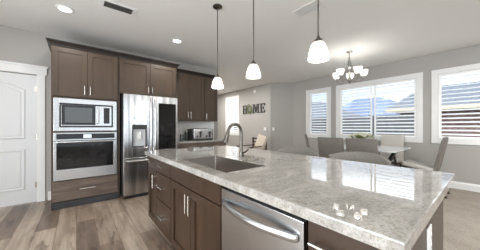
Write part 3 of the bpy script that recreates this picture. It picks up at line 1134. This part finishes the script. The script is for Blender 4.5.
# sink
sk = thing('sink', 'rectangular stainless undermount sink in the island', 'sink', ((SX0 + SX1) / 2, (SY0 + SY1) / 2, 0.645))
hx, hy = (SX1 - SX0) / 2 - 0.002, (SY1 - SY0) / 2 - 0.002
mb = MB()
rows = []
for z, g in ((0.2625, -0.0), (0.02, 0.004), (0.006, 0.012), (0.0, 0.03)):
    a, b = hx - g, hy - g
    r = 0.012
    row = []
    for sxn, syn, a0 in ((1, 1, 0), (-1, 1, 90), (-1, -1, 180), (1, -1, 270)):
        for k in range(5):
            q = math.radians(a0 + 90 * k / 4)
            row.append((sxn * (a - r) + r * math.cos(q), syn * (b - r) + r * math.sin(q), z))
    rows.append(row)
mb.grid(rows, close=True)
mb.bm.faces.new([mb.bm.verts.new(p) for p in rows[-1]])
mb.build('basin', M['sink'], sk, True)
MB().lathe([(0, 0.001), (0.02, 0.001), (0.024, 0.004), (0.045, 0.004), (0.045, 0.0005)], n=20).build('drain', M['chrome'], sk, True)

# faucet
fa = thing('faucet', 'tall pewter gooseneck pull-down faucet behind the island sink', 'faucet', (1.30, 1.585, CZ1 + 0.0005))
MB().lathe([(0, 0), (0.031, 0), (0.031, 0.006), (0.024, 0.012), (0.022, 0.05), (0.0185, 0.06), (0, 0.06)], n=20).build('base', M['bronze'], fa, True)
pts = [(0, 0, 0.06), (0, 0, 0.15), (0, 0, 0.24)]
rr = 0.082
for k in range(1, 15):
    a = PI * k / 14 * 0.93
    pts.append((-rr + rr * math.cos(a), 0, 0.24 + rr * math.sin(a) * 1.08))
MB().tube(pts, 0.0148, 12).build('spout', M['bronze'], fa, True)
p = Vector(pts[-1])
dv = (Vector(pts[-1]) - Vector(pts[-2])).normalized()
MB().tube([p - dv * 0.004, p + dv * 0.02, p + dv * 0.06, p + dv * 0.10, p + dv * 0.112], [0.0165, 0.0185, 0.02, 0.025, 0.023], 12).build('spray_head', M['bronze'], fa, True)
MB().tube([(0, -0.02, 0.04), (0, -0.045, 0.042), (0.01, -0.085, 0.07), (0.012, -0.10, 0.085)], [0.009, 0.009, 0.007, 0.006], 10).build('lever', M['bronze'], fa, True)

wall_plate('wall_outlet', 'outlet in the wood end of the island', 'outlet', (1.06, 0.1495, 0.765), 0, 0.075, 0.12, sockets=(-0.02, 0.02))


# ------------------------------------------------------------------ pendants, downlights, chandelier
def shade_prof(r, h):
    return [(r * 0.30, h), (r * 0.50, h * 0.97), (r * 0.68, h * 0.82), (r * 0.82, h * 0.58), (r * 0.93, h * 0.30), (r, h * 0.05), (r, 0), (r * 0.965, 0.0), (r * 0.965, h * 0.05), (r * 0.89, h * 0.30), (r * 0.78, h * 0.57), (r * 0.64, h * 0.79), (r * 0.47, h * 0.93), (r * 0.30, h * 0.96)]


def pendant(y, zrim, label):
    x = 1.39
    t = thing('pendant_light', label, 'pendant light', (x, y, ZC), 0, 'pendants over the island')
    MB().lathe([(0, -0.001), (0.058, -0.001), (0.06, -0.012), (0.045, -0.022), (0.014, -0.028), (0, -0.03)], n=24).build('canopy', M['bronze'], t, True)
    zr = zrim - ZC
    hh = 0.132
    MB().tube([(0, 0, -0.028), (0, 0, zr + hh + 0.035)], 0.0058, 10).build('rod', M['bronze'], t, True)
    MB().lathe([(0, hh + 0.045), (0.009, hh + 0.045), (0.012, hh + 0.03), (0.03, hh + 0.014), (0.034, hh - 0.004), (0.03, hh - 0.01), (0, hh - 0.01)], (0, 0, zr), 20).build('socket_cap', M['bronze'], t, True)
    MB().lathe(shade_prof(0.074, hh), (0, 0, zr), 28).build('lamp_shade', M['shade'], t, True)
    MB().lathe([(0, 0.03), (0.018, 0.034), (0.028, 0.05), (0.03, 0.066), (0.022, 0.09), (0.013, 0.12), (0.012, hh - 0.011), (0, hh - 0.011)], (0, 0, zr), 16).build('bulb', M['bulb'], t, True)
    lamp('pendant_lamp', 'POINT', (x, y, zrim + 0.012), 3.4, (1, 0.97, 0.92), shadow_soft_size=0.03).parent = None


pendant(2.17, 1.706, 'white glass pendant closest to the wall cabinets, with its ceiling canopy in view')
pendant(1.50, 1.710, 'middle one of the three white glass pendants, above the faucet side')
pendant(0.797, 1.706, 'largest-looking white glass pendant, nearest the chandelier')


def downlight(x, y, label, energy=15):
    t = thing('recessed_light', label, 'ceiling light', (x, y, ZC), 0, 'recessed ceiling lights')
    MB().lathe([(0.068, -0.004), (0.072, -0.010), (0.092, -0.008), (0.096, -0.001), (0.068, -0.001)], n=28).build('trim_ring', M['white'], t, True)
    MB().lathe([(0, -0.004), (0.067, -0.004), (0.067, -0.001), (0, -0.001)], n=24).build('diffuser', M['diffuser'], t)
    lamp('recessed_and_fill_lamp', 'AREA', (x, y, ZC - 0.014), energy, (1, 0.97, 0.93), shape='DISK', size=0.12)


downlight(-0.115, 3.463, 'recessed ceiling light in front of the oven cabinet', 8)
downlight(1.391, 3.498, 'recessed ceiling light in front of the refrigerator', 12)
for x, y, e in ((-1.6, 1.0, 12), (0.2, -1.6, 18), (2.8, -1.6, 40), (4.4, -1.6, 45), (4.2, 7.2, 45), (3.9, 5.4, 30)):  # unseen fill lamps added to brighten the rooms, no fixtures built
    lamp('recessed_and_fill_lamp', 'AREA', (x, y, ZC - 0.014), e, (1, 0.97, 0.93), shape='DISK', size=0.12)


def chandelier(x, y):
    t = thing('chandelier', 'five-light nickel chandelier with white glass cups over the dining table', 'chandelier', (x, y, ZC))
    MB().lathe([(0, -0.001), (0.062, -0.001), (0.064, -0.014), (0.03, -0.028), (0, -0.03)], n=24).build('canopy', M['nickel_dark'], t, True)
    MB().tube([(0, 0, -0.028), (0, 0, -0.12)], 0.009, 10).build('rod', M['nickel_dark'], t, True)
    MB().lathe([(0, -0.11), (0.012, -0.112), (0.022, -0.13), (0.014, -0.15), (0.024, -0.18), (0.032, -0.24), (0.036, -0.30), (0.026, -0.34), (0.016, -0.36), (0.03, -0.39), (0.036, -0.43), (0.022, -0.47), (0.016, -0.50), (0.036, -0.54), (0.044, -0.575), (0.03, -0.61), (0.012, -0.63), (0.016, -0.645), (0, -0.66)], n=20).build('column', M['nickel_dark'], t, True)
    R = 0.26
    for k in range(5):
        a = 2 * PI * k / 5 + 0.35
        ca, sa = math.cos(a), math.sin(a)
        P = lambda r, z: (r * ca, r * sa, z)
        arm = MB().tube([P(0.03, -0.565), P(0.08, -0.605), P(0.14, -0.625), P(0.20, -0.615), P(0.245, -0.575), P(R, -0.53)], 0.0075, 8)
        arm.lathe([(0, -0.535), (0.03, -0.532), (0.034, -0.522), (0.02, -0.514), (0.018, -0.50), (0, -0.50)], (R * ca, R * sa, 0), 16)
        ao = arm.build('arm', M['nickel_dark'], t, True)
        r, h = 0.075, 0.12
        MB().lathe([(0.022, -0.515), (0.048, -0.505), (0.064, -0.47), (0.071, -0.43), (r, -0.395), (r - 0.003, -0.395), (0.068, -0.43), (0.061, -0.468), (0.046, -0.50), (0.022, -0.51)], (R * ca, R * sa, 0), 24).build('lamp_shade', M['shade'], ao, True)
        MB().lathe([(0, -0.50), (0.012, -0.497), (0.024, -0.46), (0.026, -0.445), (0.018, -0.425), (0, -0.418)], (R * ca, R * sa, 0), 14).build('bulb', M['bulb'], ao, True)
        lamp('chandelier_lamp', 'POINT', (x + R * ca, y + R * sa, ZC - 0.405), 1.6, (1, 0.97, 0.93), shadow_soft_size=0.025)


chandelier(4.30, 1.785)

# ceiling registers, detector
t = thing('ceiling_vent', 'dark louvred air vent in the ceiling near the oven cabinet', 'vent', (0.42, 2.99, ZC))
mb = MB()
mb.box(-0.20, 0.20, -0.10, -0.065, -0.008, -0.0005, 0.002)
mb.box(-0.20, 0.20, 0.065, 0.10, -0.008, -0.0005, 0.002)
mb.box(-0.20, -0.155, -0.065, 0.065, -0.008, -0.0005, 0.002)
mb.box(0.155, 0.20, -0.065, 0.065, -0.008, -0.0005, 0.002)
mb.build('frame', M['white'], t)
MB().box(-0.155, 0.155, -0.065, 0.065, -0.002, -0.0005).build('shade_backing', M['gap'], t)
mb = MB()
for k in range(6):
    y = -0.054 + k * 0.0216
    mb.box(-0.154, 0.154, -0.009, 0.009, -0.0009, 0.0009, mat=Matrix.Translation((0, y, -0.0095)) @ Matrix.Rotation(math.radians(38), 4, 'X'))
mb.build('slat', M['vent_dark'], t)
t = thing('ceiling_vent', 'pale white louvred air vent in the ceiling beside the right pendant', 'vent', (2.34, 1.47, ZC))
mb = MB()
mb.box(-0.11, 0.11, -0.19, -0.165, -0.008, -0.0005, 0.002)
mb.box(-0.11, 0.11, 0.165, 0.19, -0.008, -0.0005, 0.002)
mb.box(-0.11, -0.085, -0.165, 0.165, -0.008, -0.0005, 0.002)
mb.box(0.085, 0.11, -0.165, 0.165, -0.008, -0.0005, 0.002)
mb.build('frame', M['ceiling'], t)
mb = MB()
for k in range(4):
    x = -0.063 + k * 0.042
    mb.box(-0.014, 0.014, -0.164, 0.164, -0.001, 0.001, mat=Matrix.Translation((x, 0, -0.010)) @ Matrix.Rotation(math.radians(-25), 4, 'Y'))
mb.build('slat', M['white'], t)
t = thing('smoke_detector', 'small round white detector high on the wall above the letters', 'smoke detector', (XH, 5.58, 2.55))
MB().lathe([(0, 0.001), (0.062, 0.001), (0.064, 0.012), (0.056, 0.03), (0.03, 0.036), (0, 0.037)], n=24, mat=Matrix.Rotation(-PI / 2, 4, 'Y')).build('case', M['white'], t, True)

# ------------------------------------------------------------------ wall letters HOME
LZ0, LZ1 = 1.735, 2.07
LH = LZ1 - LZ0


def letter(name, label, shapes, y):
    """outlines in local u (to the right on the wall) and v (up), in letter heights"""
    mb = MB()
    for s in shapes:
        mb.prism([(-u * LH, v * LH) for u, v in s], -0.03, -0.002, 'x')
    o = mb.build(name, M['letter'], None, loc=(XH, y, LZ0))
    tag(o, label, 'letter', 'letters spelling HOME on the wall')


def rect(u0, u1, v0, v1):
    return [(u0, v0), (u1, v0), (u1, v1), (u0, v1)]


letter('wall_letter', 'dark serif wall letter H, first of the word HOME',
       [rect(0.10, 0.28, 0.08, 0.92), rect(0.56, 0.74, 0.08, 0.92), rect(0.28, 0.56, 0.44, 0.56),
        rect(0.02, 0.36, 0, 0.08), rect(0.48, 0.82, 0, 0.08), rect(0.02, 0.36, 0.92, 1), rect(0.48, 0.82, 0.92, 1)], 6.30)
letter('wall_letter', 'dark serif wall letter M, third of the word HOME',
       [rect(0.10, 0.24, 0.08, 0.92), rect(0.82, 1.0, 0.08, 0.92), rect(0.02, 0.32, 0, 0.08), rect(0.74, 1.08, 0, 0.08), rect(0.02, 0.24, 0.92, 1), rect(0.82, 1.08, 0.92, 1),
        [(0.24, 1.0), (0.24, 0.70), (0.50, 0.06), (0.58, 0.06), (0.58, 0.30), (0.36, 1.0)], [(0.82, 1.0), (0.70, 1.0), (0.48, 0.30), (0.50, 0.06), (0.58, 0.06), (0.82, 0.72)]], 5.70)
letter('wall_letter', 'dark serif wall letter E, last of the word HOME',
       [rect(0.10, 0.28, 0.08, 0.92), rect(0.02, 0.74, 0, 0.1), rect(0.02, 0.74, 0.9, 1), rect(0.28, 0.54, 0.45, 0.55),
        rect(0.66, 0.74, 0.1, 0.28), rect(0.66, 0.74, 0.72, 0.9), rect(0.48, 0.56, 0.36, 0.64)], 5.30)
wr = thing('leaf_wreath', 'small green leaf wreath standing in for the O in HOME', 'wreath', (XH, 5.865, LZ0 + LH * 0.5), 0)
mb = MB()
mb.tube([(-0.022, 0.105 * math.cos(a), 0.135 * math.sin(a)) for a in [2 * PI * k / 24 for k in range(25)]], 0.016, 8, cap=False)
mb.build('vine_ring', M['dark_wood'], wr, True)
lf = MB()
for k in range(84):
    a = random.uniform(0, 2 * PI)
    rr = random.uniform(-0.03, 0.035)
    c = Vector((-0.036 - random.uniform(0, 0.022), (0.105 + rr) * math.cos(a), (0.135 + rr) * math.sin(a)))
    mt = Matrix.Translation(c) @ Euler((random.uniform(0, 6.3), random.uniform(-0.7, 0.7), random.uniform(-0.7, 0.7))).to_matrix().to_4x4()
    L, w_ = 0.042, 0.014
    lf.prism([(-L, 0), (-L * 0.3, w_), (L * 0.5, w_ * 0.8), (L, 0), (L * 0.5, -w_ * 0.8), (-L * 0.3, -w_)], -0.001, 0.001, 'x', mat=mt)
lf.build('leaves', M['leaf'], wr)

# ------------------------------------------------------------------ seats
def rounded_sheet(fn, nu=14, nv=10, th=0.05):
    """thick padded sheet: fn(u, v) -> (front point, normal); u, v in 0..1"""
    mb = MB()
    bm = mb.bm
    F, Bk = [], []
    for i in range(nu + 1):
        fr, br = [], []
        for j in range(nv + 1):
            u, v = i / nu, j / nv
            p, n = fn(u, v)
            e = min(u * nu, (1 - u) * nu, v * nv, (1 - v) * nv, 1.0)
            t = th / 2 * (0.55 + 0.45 * min(e, 1.0))
            fr.append(bm.verts.new(Vector(p) + Vector(n) * t))
            br.append(bm.verts.new(Vector(p) - Vector(n) * t))
        F.append(fr)
        Bk.append(br)
    for i in range(nu):
        for j in range(nv):
            bm.faces.new((F[i][j], F[i + 1][j], F[i + 1][j + 1], F[i][j + 1]))
            bm.faces.new((Bk[i][j], Bk[i][j + 1], Bk[i + 1][j + 1], Bk[i + 1][j]))
    for i in range(nu):
        bm.faces.new((F[i][0], Bk[i][0], Bk[i + 1][0], F[i + 1][0]))
        bm.faces.new((F[i][nv], F[i + 1][nv], Bk[i + 1][nv], Bk[i][nv]))
    for j in range(nv):
        bm.faces.new((F[0][j], F[0][j + 1], Bk[0][j + 1], Bk[0][j]))
        bm.faces.new((F[nu][j], Bk[nu][j], Bk[nu][j + 1], F[nu][j + 1]))
    return mb


def dining_chair(label):
    """faces local +y; origin on the floor under the seat middle"""
    t = thing('dining_chair', label, 'chair', (0, 0, 0), 0, 'dining chairs')
    TS = Matrix.Translation((0, -0.22, 0.41)) @ Matrix.Rotation(math.radians(9), 4, 'X')
    mb = MB().box(-0.225, 0.225, 0.0, 0.46, 0.0, 0.07, 0.022, seg=3, mat=TS)
    mb.build('seat', M['fabric_window_lit'], t, True)
    MB().box(-0.215, 0.215, 0.005, 0.445, -0.04, -0.0005, 0.004, mat=TS).build('seat_frame', M['dark_wood'], t)

    def bk(u, v):
        x = (u - 0.5) * (0.45 - 0.02 * v)
        z = 0.40 + v * 0.63
        y = -0.232 - 0.125 * v + 0.012 * (2 * u - 1) ** 2
        return (x, y, z), (0, 0.986, 0.165)
    rounded_sheet(bk, th=0.055).build('backrest', M['fabric'], t, True)
    for sx_ in (-1, 1):
        MB().prism([(-0.02, 0), (0.02, 0)] + [(0.022, 0.42), (-0.022, 0.42)], -0.02, 0.02, 'y', mat=Matrix.Translation((sx_ * 0.185, 0.195, 0))).build('leg', M['dark_wood'], t)
        MB().prism([(-0.385, 0), (-0.352, 0), (-0.165, 0.40), (-0.21, 0.40)], sx_ * 0.185 - 0.018, sx_ * 0.185 + 0.018, 'x').build('leg', M['dark_wood'], t)
    return t


ch0 = dining_chair('taupe dining chair with its back to the island, left of the two side by side')
ch0.location = (3.70, 1.715, 0)
ch0.rotation_euler = (0, 0, R90)
dup(ch0, (3.70, 1.235, 0), R90, 'taupe dining chair with its back to the island, right of the two side by side')
dup(ch0, (4.74, 2.66, 0), math.radians(212), 'taupe dining chair seen edge-on at the far end of the table by the narrow window')
ch_r = dup(ch0, (5.06, 0.83, 0), 0, 'taupe dining chair in profile with window-lit seat at the right end of the table')
ch_f = dup(ch0, (5.37, 1.42, 0), -R90, 'light grey dining chair across the table with its back under the double window')


for c in ch_f.children:
    if c.name.startswith('backrest'):
        c.data = c.data.copy()
        c.data.materials[0] = M['fabric_window_lit']


def bar_stool(label, loc):
    """faces local +y"""
    t = thing('bar_stool', label, 'stool', loc, PI / 2, 'stools tucked behind the island')

    def seat_fn(u, v):
        return ((u - 0.5) * 0.44, (v - 0.5) * 0.42, 0.63), (0, 0, 1)
    rounded_sheet(seat_fn, th=0.08).build('seat', M['fabric_stool'], t, True)

    def bk(u, v):
        a = math.radians(-62 + 124 * u)
        r = 0.275 + 0.025 * v
        lift = 0.338 - 0.05 * abs(2 * u - 1) ** 2.2
        return (r * math.sin(a), 0.06 - r * math.cos(a), 0.60 + v * (lift + 0.02)), (-math.sin(a), math.cos(a), 0)
    rounded_sheet(bk, 20, 8, 0.05).build('backrest', M['fabric_stool'], t, True)
    for sx_ in (-1, 1):
        for sy_ in (-1, 1):
            MB().tube([(sx_ * 0.20, sy_ * 0.19, 0.0), (sx_ * 0.165, sy_ * 0.155, 0.60)], [0.014, 0.019], 8).build('leg', M['dark_wood'], t, True)
    mb = MB()
    for sy_ in (-1, 1):
        mb.tube([(-0.19, sy_ * 0.178, 0.20), (0.19, sy_ * 0.178, 0.20)], 0.009, 8)
    for sx_ in (-1, 1):
        mb.tube([(sx_ * 0.187, -0.178, 0.24), (sx_ * 0.187, 0.178, 0.24)], 0.009, 8)
    mb.build('footrest', M['nickel'], t, True)
    return t


bar_stool('light grey curved-back stool behind the island, nearer the wall letters', (1.99, 1.475, 0))
bar_stool('light grey curved-back stool behind the island, in front of the two taupe chairs', (1.99, 0.80, 0))

# dining table: glass top on a crossed black and chrome base
tb = thing('dining_table', 'glass dining table on a curved black and chrome base', 'table', (4.75, 1.70, 0))
mb = MB()
pts = []
a_, b_, rc_ = 0.62, 0.70, 0.10
for sx_, sy_, a0 in ((1, 1, 0), (-1, 1, 90), (-1, -1, 180), (1, -1, 270)):
    for k in range(7):
        q = math.radians(a0 + 15 * k)
        pts.append((sx_ * (a_ - rc_) + rc_ * math.cos(q), sy_ * (b_ - rc_) + rc_ * math.sin(q)))
mb.prism(pts, 0.773, 0.787, 'z')
mb.build('tabletop', M['table_glass'], tb)
for sy_ in (-1, 1):
    for m_, y0_, y1_, bow_, w_ in (('black', 0.40, 0.60, 0.06, 0.09), ('chrome', 0.52, 0.50, -0.05, 0.035)):
        A_, B_ = [], []
        for k in range(15):
            s_ = k / 14
            yy = y0_ + (y1_ - y0_) * s_ - bow_ * math.sin(PI * s_)
            A_.append((sy_ * (yy - 0.022), 0.0205 + 0.752 * s_))
            B_.append((sy_ * (yy + 0.022), 0.0205 + 0.752 * s_))
        mb = MB()
        mb.prism(A_ + B_[::-1], -w_, w_, 'x', mat=Matrix.Translation((-0.10 if m_ == 'black' else 0.08, 0, 0)))
        mb.build('leg', M[m_], tb, True)
MB().box(-0.30, 0.30, -0.62, 0.62, 0.0, 0.02, 0.006).build('base', M['black'], tb)

# centrepiece
cp_ = thing('flower_centerpiece', 'low bowl of pale flowers and greenery on the glass table', 'flowers', (4.42, 1.62, 0.7875))
MB().lathe([(0, 0), (0.06, 0), (0.10, 0.03), (0.13, 0.09), (0.135, 0.12), (0.127, 0.12), (0.12, 0.085), (0.09, 0.035), (0, 0.02)], n=24).build('bowl', M['white'], cp_, True)
fl, gl = MB(), MB()
for k in range(90):
    a, rr, z = random.uniform(0, 2 * PI), random.uniform(0.02, 0.24), random.uniform(0.12, 0.31)
    c = Vector((rr * math.cos(a) * 0.7, rr * math.sin(a), z - rr * 0.25))
    mt = Matrix.Translation(c) @ Euler((random.uniform(0, 6.3), random.uniform(-1, 1), random.uniform(0, 6.3))).to_matrix().to_4x4()
    L, w_ = 0.05, 0.014
    gl.prism([(-L, 0), (-L * 0.3, w_), (L * 0.5, w_ * 0.8), (L, 0), (L * 0.5, -w_ * 0.8), (-L * 0.3, -w_)], -0.001, 0.001, 'z', mat=mt)
for k in range(22):
    a, rr = 2 * PI * k / 22 + random.uniform(-0.2, 0.2), random.uniform(0.05, 0.22)
    c = Vector((rr * math.cos(a) * 0.7, rr * math.sin(a), 0.285 - rr * 0.3))
    fl.lathe([(0, 0), (0.02, 0.006), (0.042, 0.024), (0.046, 0.038), (0.028, 0.03), (0, 0.02)], c, 9)
for k in range(16):
    a, rr = 2 * PI * k / 16, random.uniform(0.05, 0.2)
    gl.tube([(0.02 * math.cos(a), 0.02 * math.sin(a), 0.03), (rr * 0.35 * math.cos(a), rr * 0.5 * math.sin(a), 0.15), (rr * 0.7 * math.cos(a), rr * math.sin(a), 0.26 - rr * 0.3)], 0.003, 5)
gl.build('greenery', M['leaf'], cp_)
fl.build('blossoms', M['petal'], cp_, True)

# armchair in the room beyond, by the lettered wall
ac = thing('armchair', 'dark slatted wood armchair with a cream back cushion below the wall letters', 'chair', (4.42, 4.86, 0), PI / 2)
mb = MB()
for z in (0.60, 0.71, 0.82):
    mb.box(-0.30, 0.30, -0.36, -0.335, z - 0.025, z + 0.025, 0.003)
mb.box(-0.33, -0.285, -0.37, -0.33, 0.0, 0.86, 0.004)
mb.box(0.285, 0.33, -0.37, -0.33, 0.0, 0.86, 0.004)
mb.build('back_frame', M['dark_wood'], ac)
MB().box(-0.284, 0.284, -0.329, 0.33, 0.33, 0.37, 0.004).build('seat_frame', M['dark_wood'], ac)
for sx_ in (-1, 1):
    MB().box(sx_ * 0.3075 - 0.0225, sx_ * 0.3075 + 0.0225, 0.29, 0.335, 0.0, 0.579, 0.003).build('leg', M['dark_wood'], ac)
    MB().box(sx_ * 0.3075 - 0.04, sx_ * 0.3075 + 0.04, -0.329, 0.36, 0.58, 0.605, 0.004).build('armrest', M['dark_wood'], ac)
MB().box(-0.265, 0.265, -0.24, 0.33, 0.371, 0.49, 0.03, seg=3).build('seat_cushion', M['cream'], ac, True)
MB().box(-0.20, 0.20, -0.05, 0.05, 0.0, 0.42, 0.035, seg=3, mat=Matrix.Translation((-0.17, -0.17, 0.53)) @ Matrix.Rotation(math.radians(13), 4, 'X') @ Matrix.Rotation(math.radians(-14), 4, 'Y')).build('back_cushion', M['cream'], ac, True)

# ------------------------------------------------------------------ outside
o = MB().poly([(6.0, -90, -0.3), (170, -90, -0.3), (170, 130, -0.3), (6.0, 130, -0.3)]).build('ground', M['ground'])
o['kind'] = 'structure'
# distant mountain ridge with a depth of its own
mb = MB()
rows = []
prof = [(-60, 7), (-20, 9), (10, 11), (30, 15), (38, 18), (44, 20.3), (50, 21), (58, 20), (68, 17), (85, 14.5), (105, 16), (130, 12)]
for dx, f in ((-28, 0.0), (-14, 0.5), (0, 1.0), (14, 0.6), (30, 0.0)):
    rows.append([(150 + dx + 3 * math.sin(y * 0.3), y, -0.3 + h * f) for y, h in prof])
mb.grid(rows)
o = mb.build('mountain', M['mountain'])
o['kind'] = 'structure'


def house(name, label, x0, x1, y0, y1, z_eave, ridge, y_hip0, y_hip1, wall_m, fascia_m, wins=()):
    t = thing(name, label, 'house', ((x0 + x1) / 2, (y0 + y1) / 2, -0.3))
    cx_, cy_ = (x0 + x1) / 2, (y0 + y1) / 2
    L = lambda x, y, z: (x - cx_, y - cy_, z + 0.3)
    ov_ = 0.5
    a = L(x0 + ov_, y0 + ov_, -0.3)
    b = L(x1 - ov_, y1 - ov_, z_eave)
    MB().box(a[0], b[0], a[1], b[1], a[2], b[2]).build('wall', wall_m, t)
    A, Bq, Cq, Dq = L(x0, y0, z_eave), L(x1, y0, z_eave), L(x1, y1, z_eave), L(x0, y1, z_eave)
    xr = (x0 + x1) / 2
    R0, R1 = L(xr, y_hip0, ridge), L(xr, y_hip1, ridge)
    mb = MB()
    up = lambda p: (p[0], p[1], p[2] + 0.16)
    mb.poly([up(A), R0, R1, up(Dq)], [up(Bq), up(Cq), R1, R0], [up(A), up(Bq), R0], [up(Dq), R1, up(Cq)], [up(A), up(Dq), up(Cq), up(Bq)])
    mb.build('roof', M['roof'], t)
    mb = MB()
    a, b = A, Cq
    mb.box(a[0] - 0.03, b[0] + 0.03, a[1] - 0.03, b[1] + 0.03, a[2] - 0.03, a[2] + 0.155)
    mb.build('fascia', fascia_m, t)
    for (y, z, w_, h_) in wins:
        c = L(x0 + ov_, y, z)
        wo_ = MB().box(c[0] - 0.05, c[0] - 0.001, c[1] - w_ / 2, c[1] + w_ / 2, c[2] - h_ / 2, c[2] + h_ / 2).build('window', M['white_house'], t)
        MB().box(c[0] - 0.06, c[0] - 0.051, c[1] - w_ / 2 + 0.07, c[1] + w_ / 2 - 0.07, c[2] - h_ / 2 + 0.07, c[2] + h_ / 2 - 0.07).build('pane', M['black_glass'], wo_)
    return t


house('neighbour_house', 'brown-red neighbouring house with grey hip roof outside the right window', 13.0, 19.0, -12.0, 3.5, 2.05, 3.55, -9.0, 2.5, M['siding'], M['fascia'], [(-3.5, 1.0, 1.2, 1.3)])
house('neighbour_house', 'neighbouring house with white eave and grey roof seen through the narrow window', 13.5, 20.5, 6.6, 20.0, 1.72, 3.5, 9.5, 17.0, M['fence'], M['white_house'], [(9.0, 0.9, 1.2, 1.0)])
o = thing('yard_fence', 'grey board fence across the yard outside the double window', 'fence', (10.0, 4.1, -0.3))
mb = MB()
y = -2.4
while y < 2.4:
    mb.box(-0.012, 0.012, y, y + 0.14, 0.03, 2.0)
    y += 0.148
mb.build('boards', M['fence'], o)
mb = MB()
for z in (0.3, 1.7):
    mb.box(0.0125, 0.05, -2.4, 2.4, z - 0.04, z + 0.04)
mb.build('rail', M['fence'], o)
for y in (-2.3, -0.8, 0.8, 2.3):
    MB().box(0.0505, 0.14, y - 0.045, y + 0.045, 0.0, 2.04).build('post', M['fence'], o)


def bush(x, y, r, h, label):
    t = thing('bush', label, 'bush', (x, y, -0.3), 0, 'dark bushes beyond the fence')
    MB().tube([(0, 0, 0), (0, 0, h * 0.3)], [0.09, 0.06], 7).build('trunk', M['dark_wood'], t)
    mb = MB()
    for k in range(420):
        a, b = random.uniform(0, 2 * PI), random.uniform(-1, 1)
        q = math.sqrt(1 - b * b) * random.uniform(0.55, 1.0)
        c = Vector((r * q * math.cos(a), r * q * math.sin(a), h * 0.55 + b * h * 0.45))
        mt = Matrix.Translation(c) @ Euler((random.uniform(0, 6.3), random.uniform(0, 6.3), 0)).to_matrix().to_4x4()
        s = random.uniform(0.10, 0.2)
        mb.prism([(-s, 0), (0, s * 0.6), (s, 0), (0, -s * 0.6)], -0.004, 0.004, 'z', mat=mt)
    mb.build('foliage', M['hedge'], t)


bush(24, 9.0, 1.3, 2.6, 'dark evergreen bush left of the mountain peak outside')
bush(25, 6.4, 1.5, 2.3, 'dark evergreen bush under the mountain peak outside')
bush(26, 11.6, 1.4, 2.3, 'dark evergreen bush furthest left outside the double window')
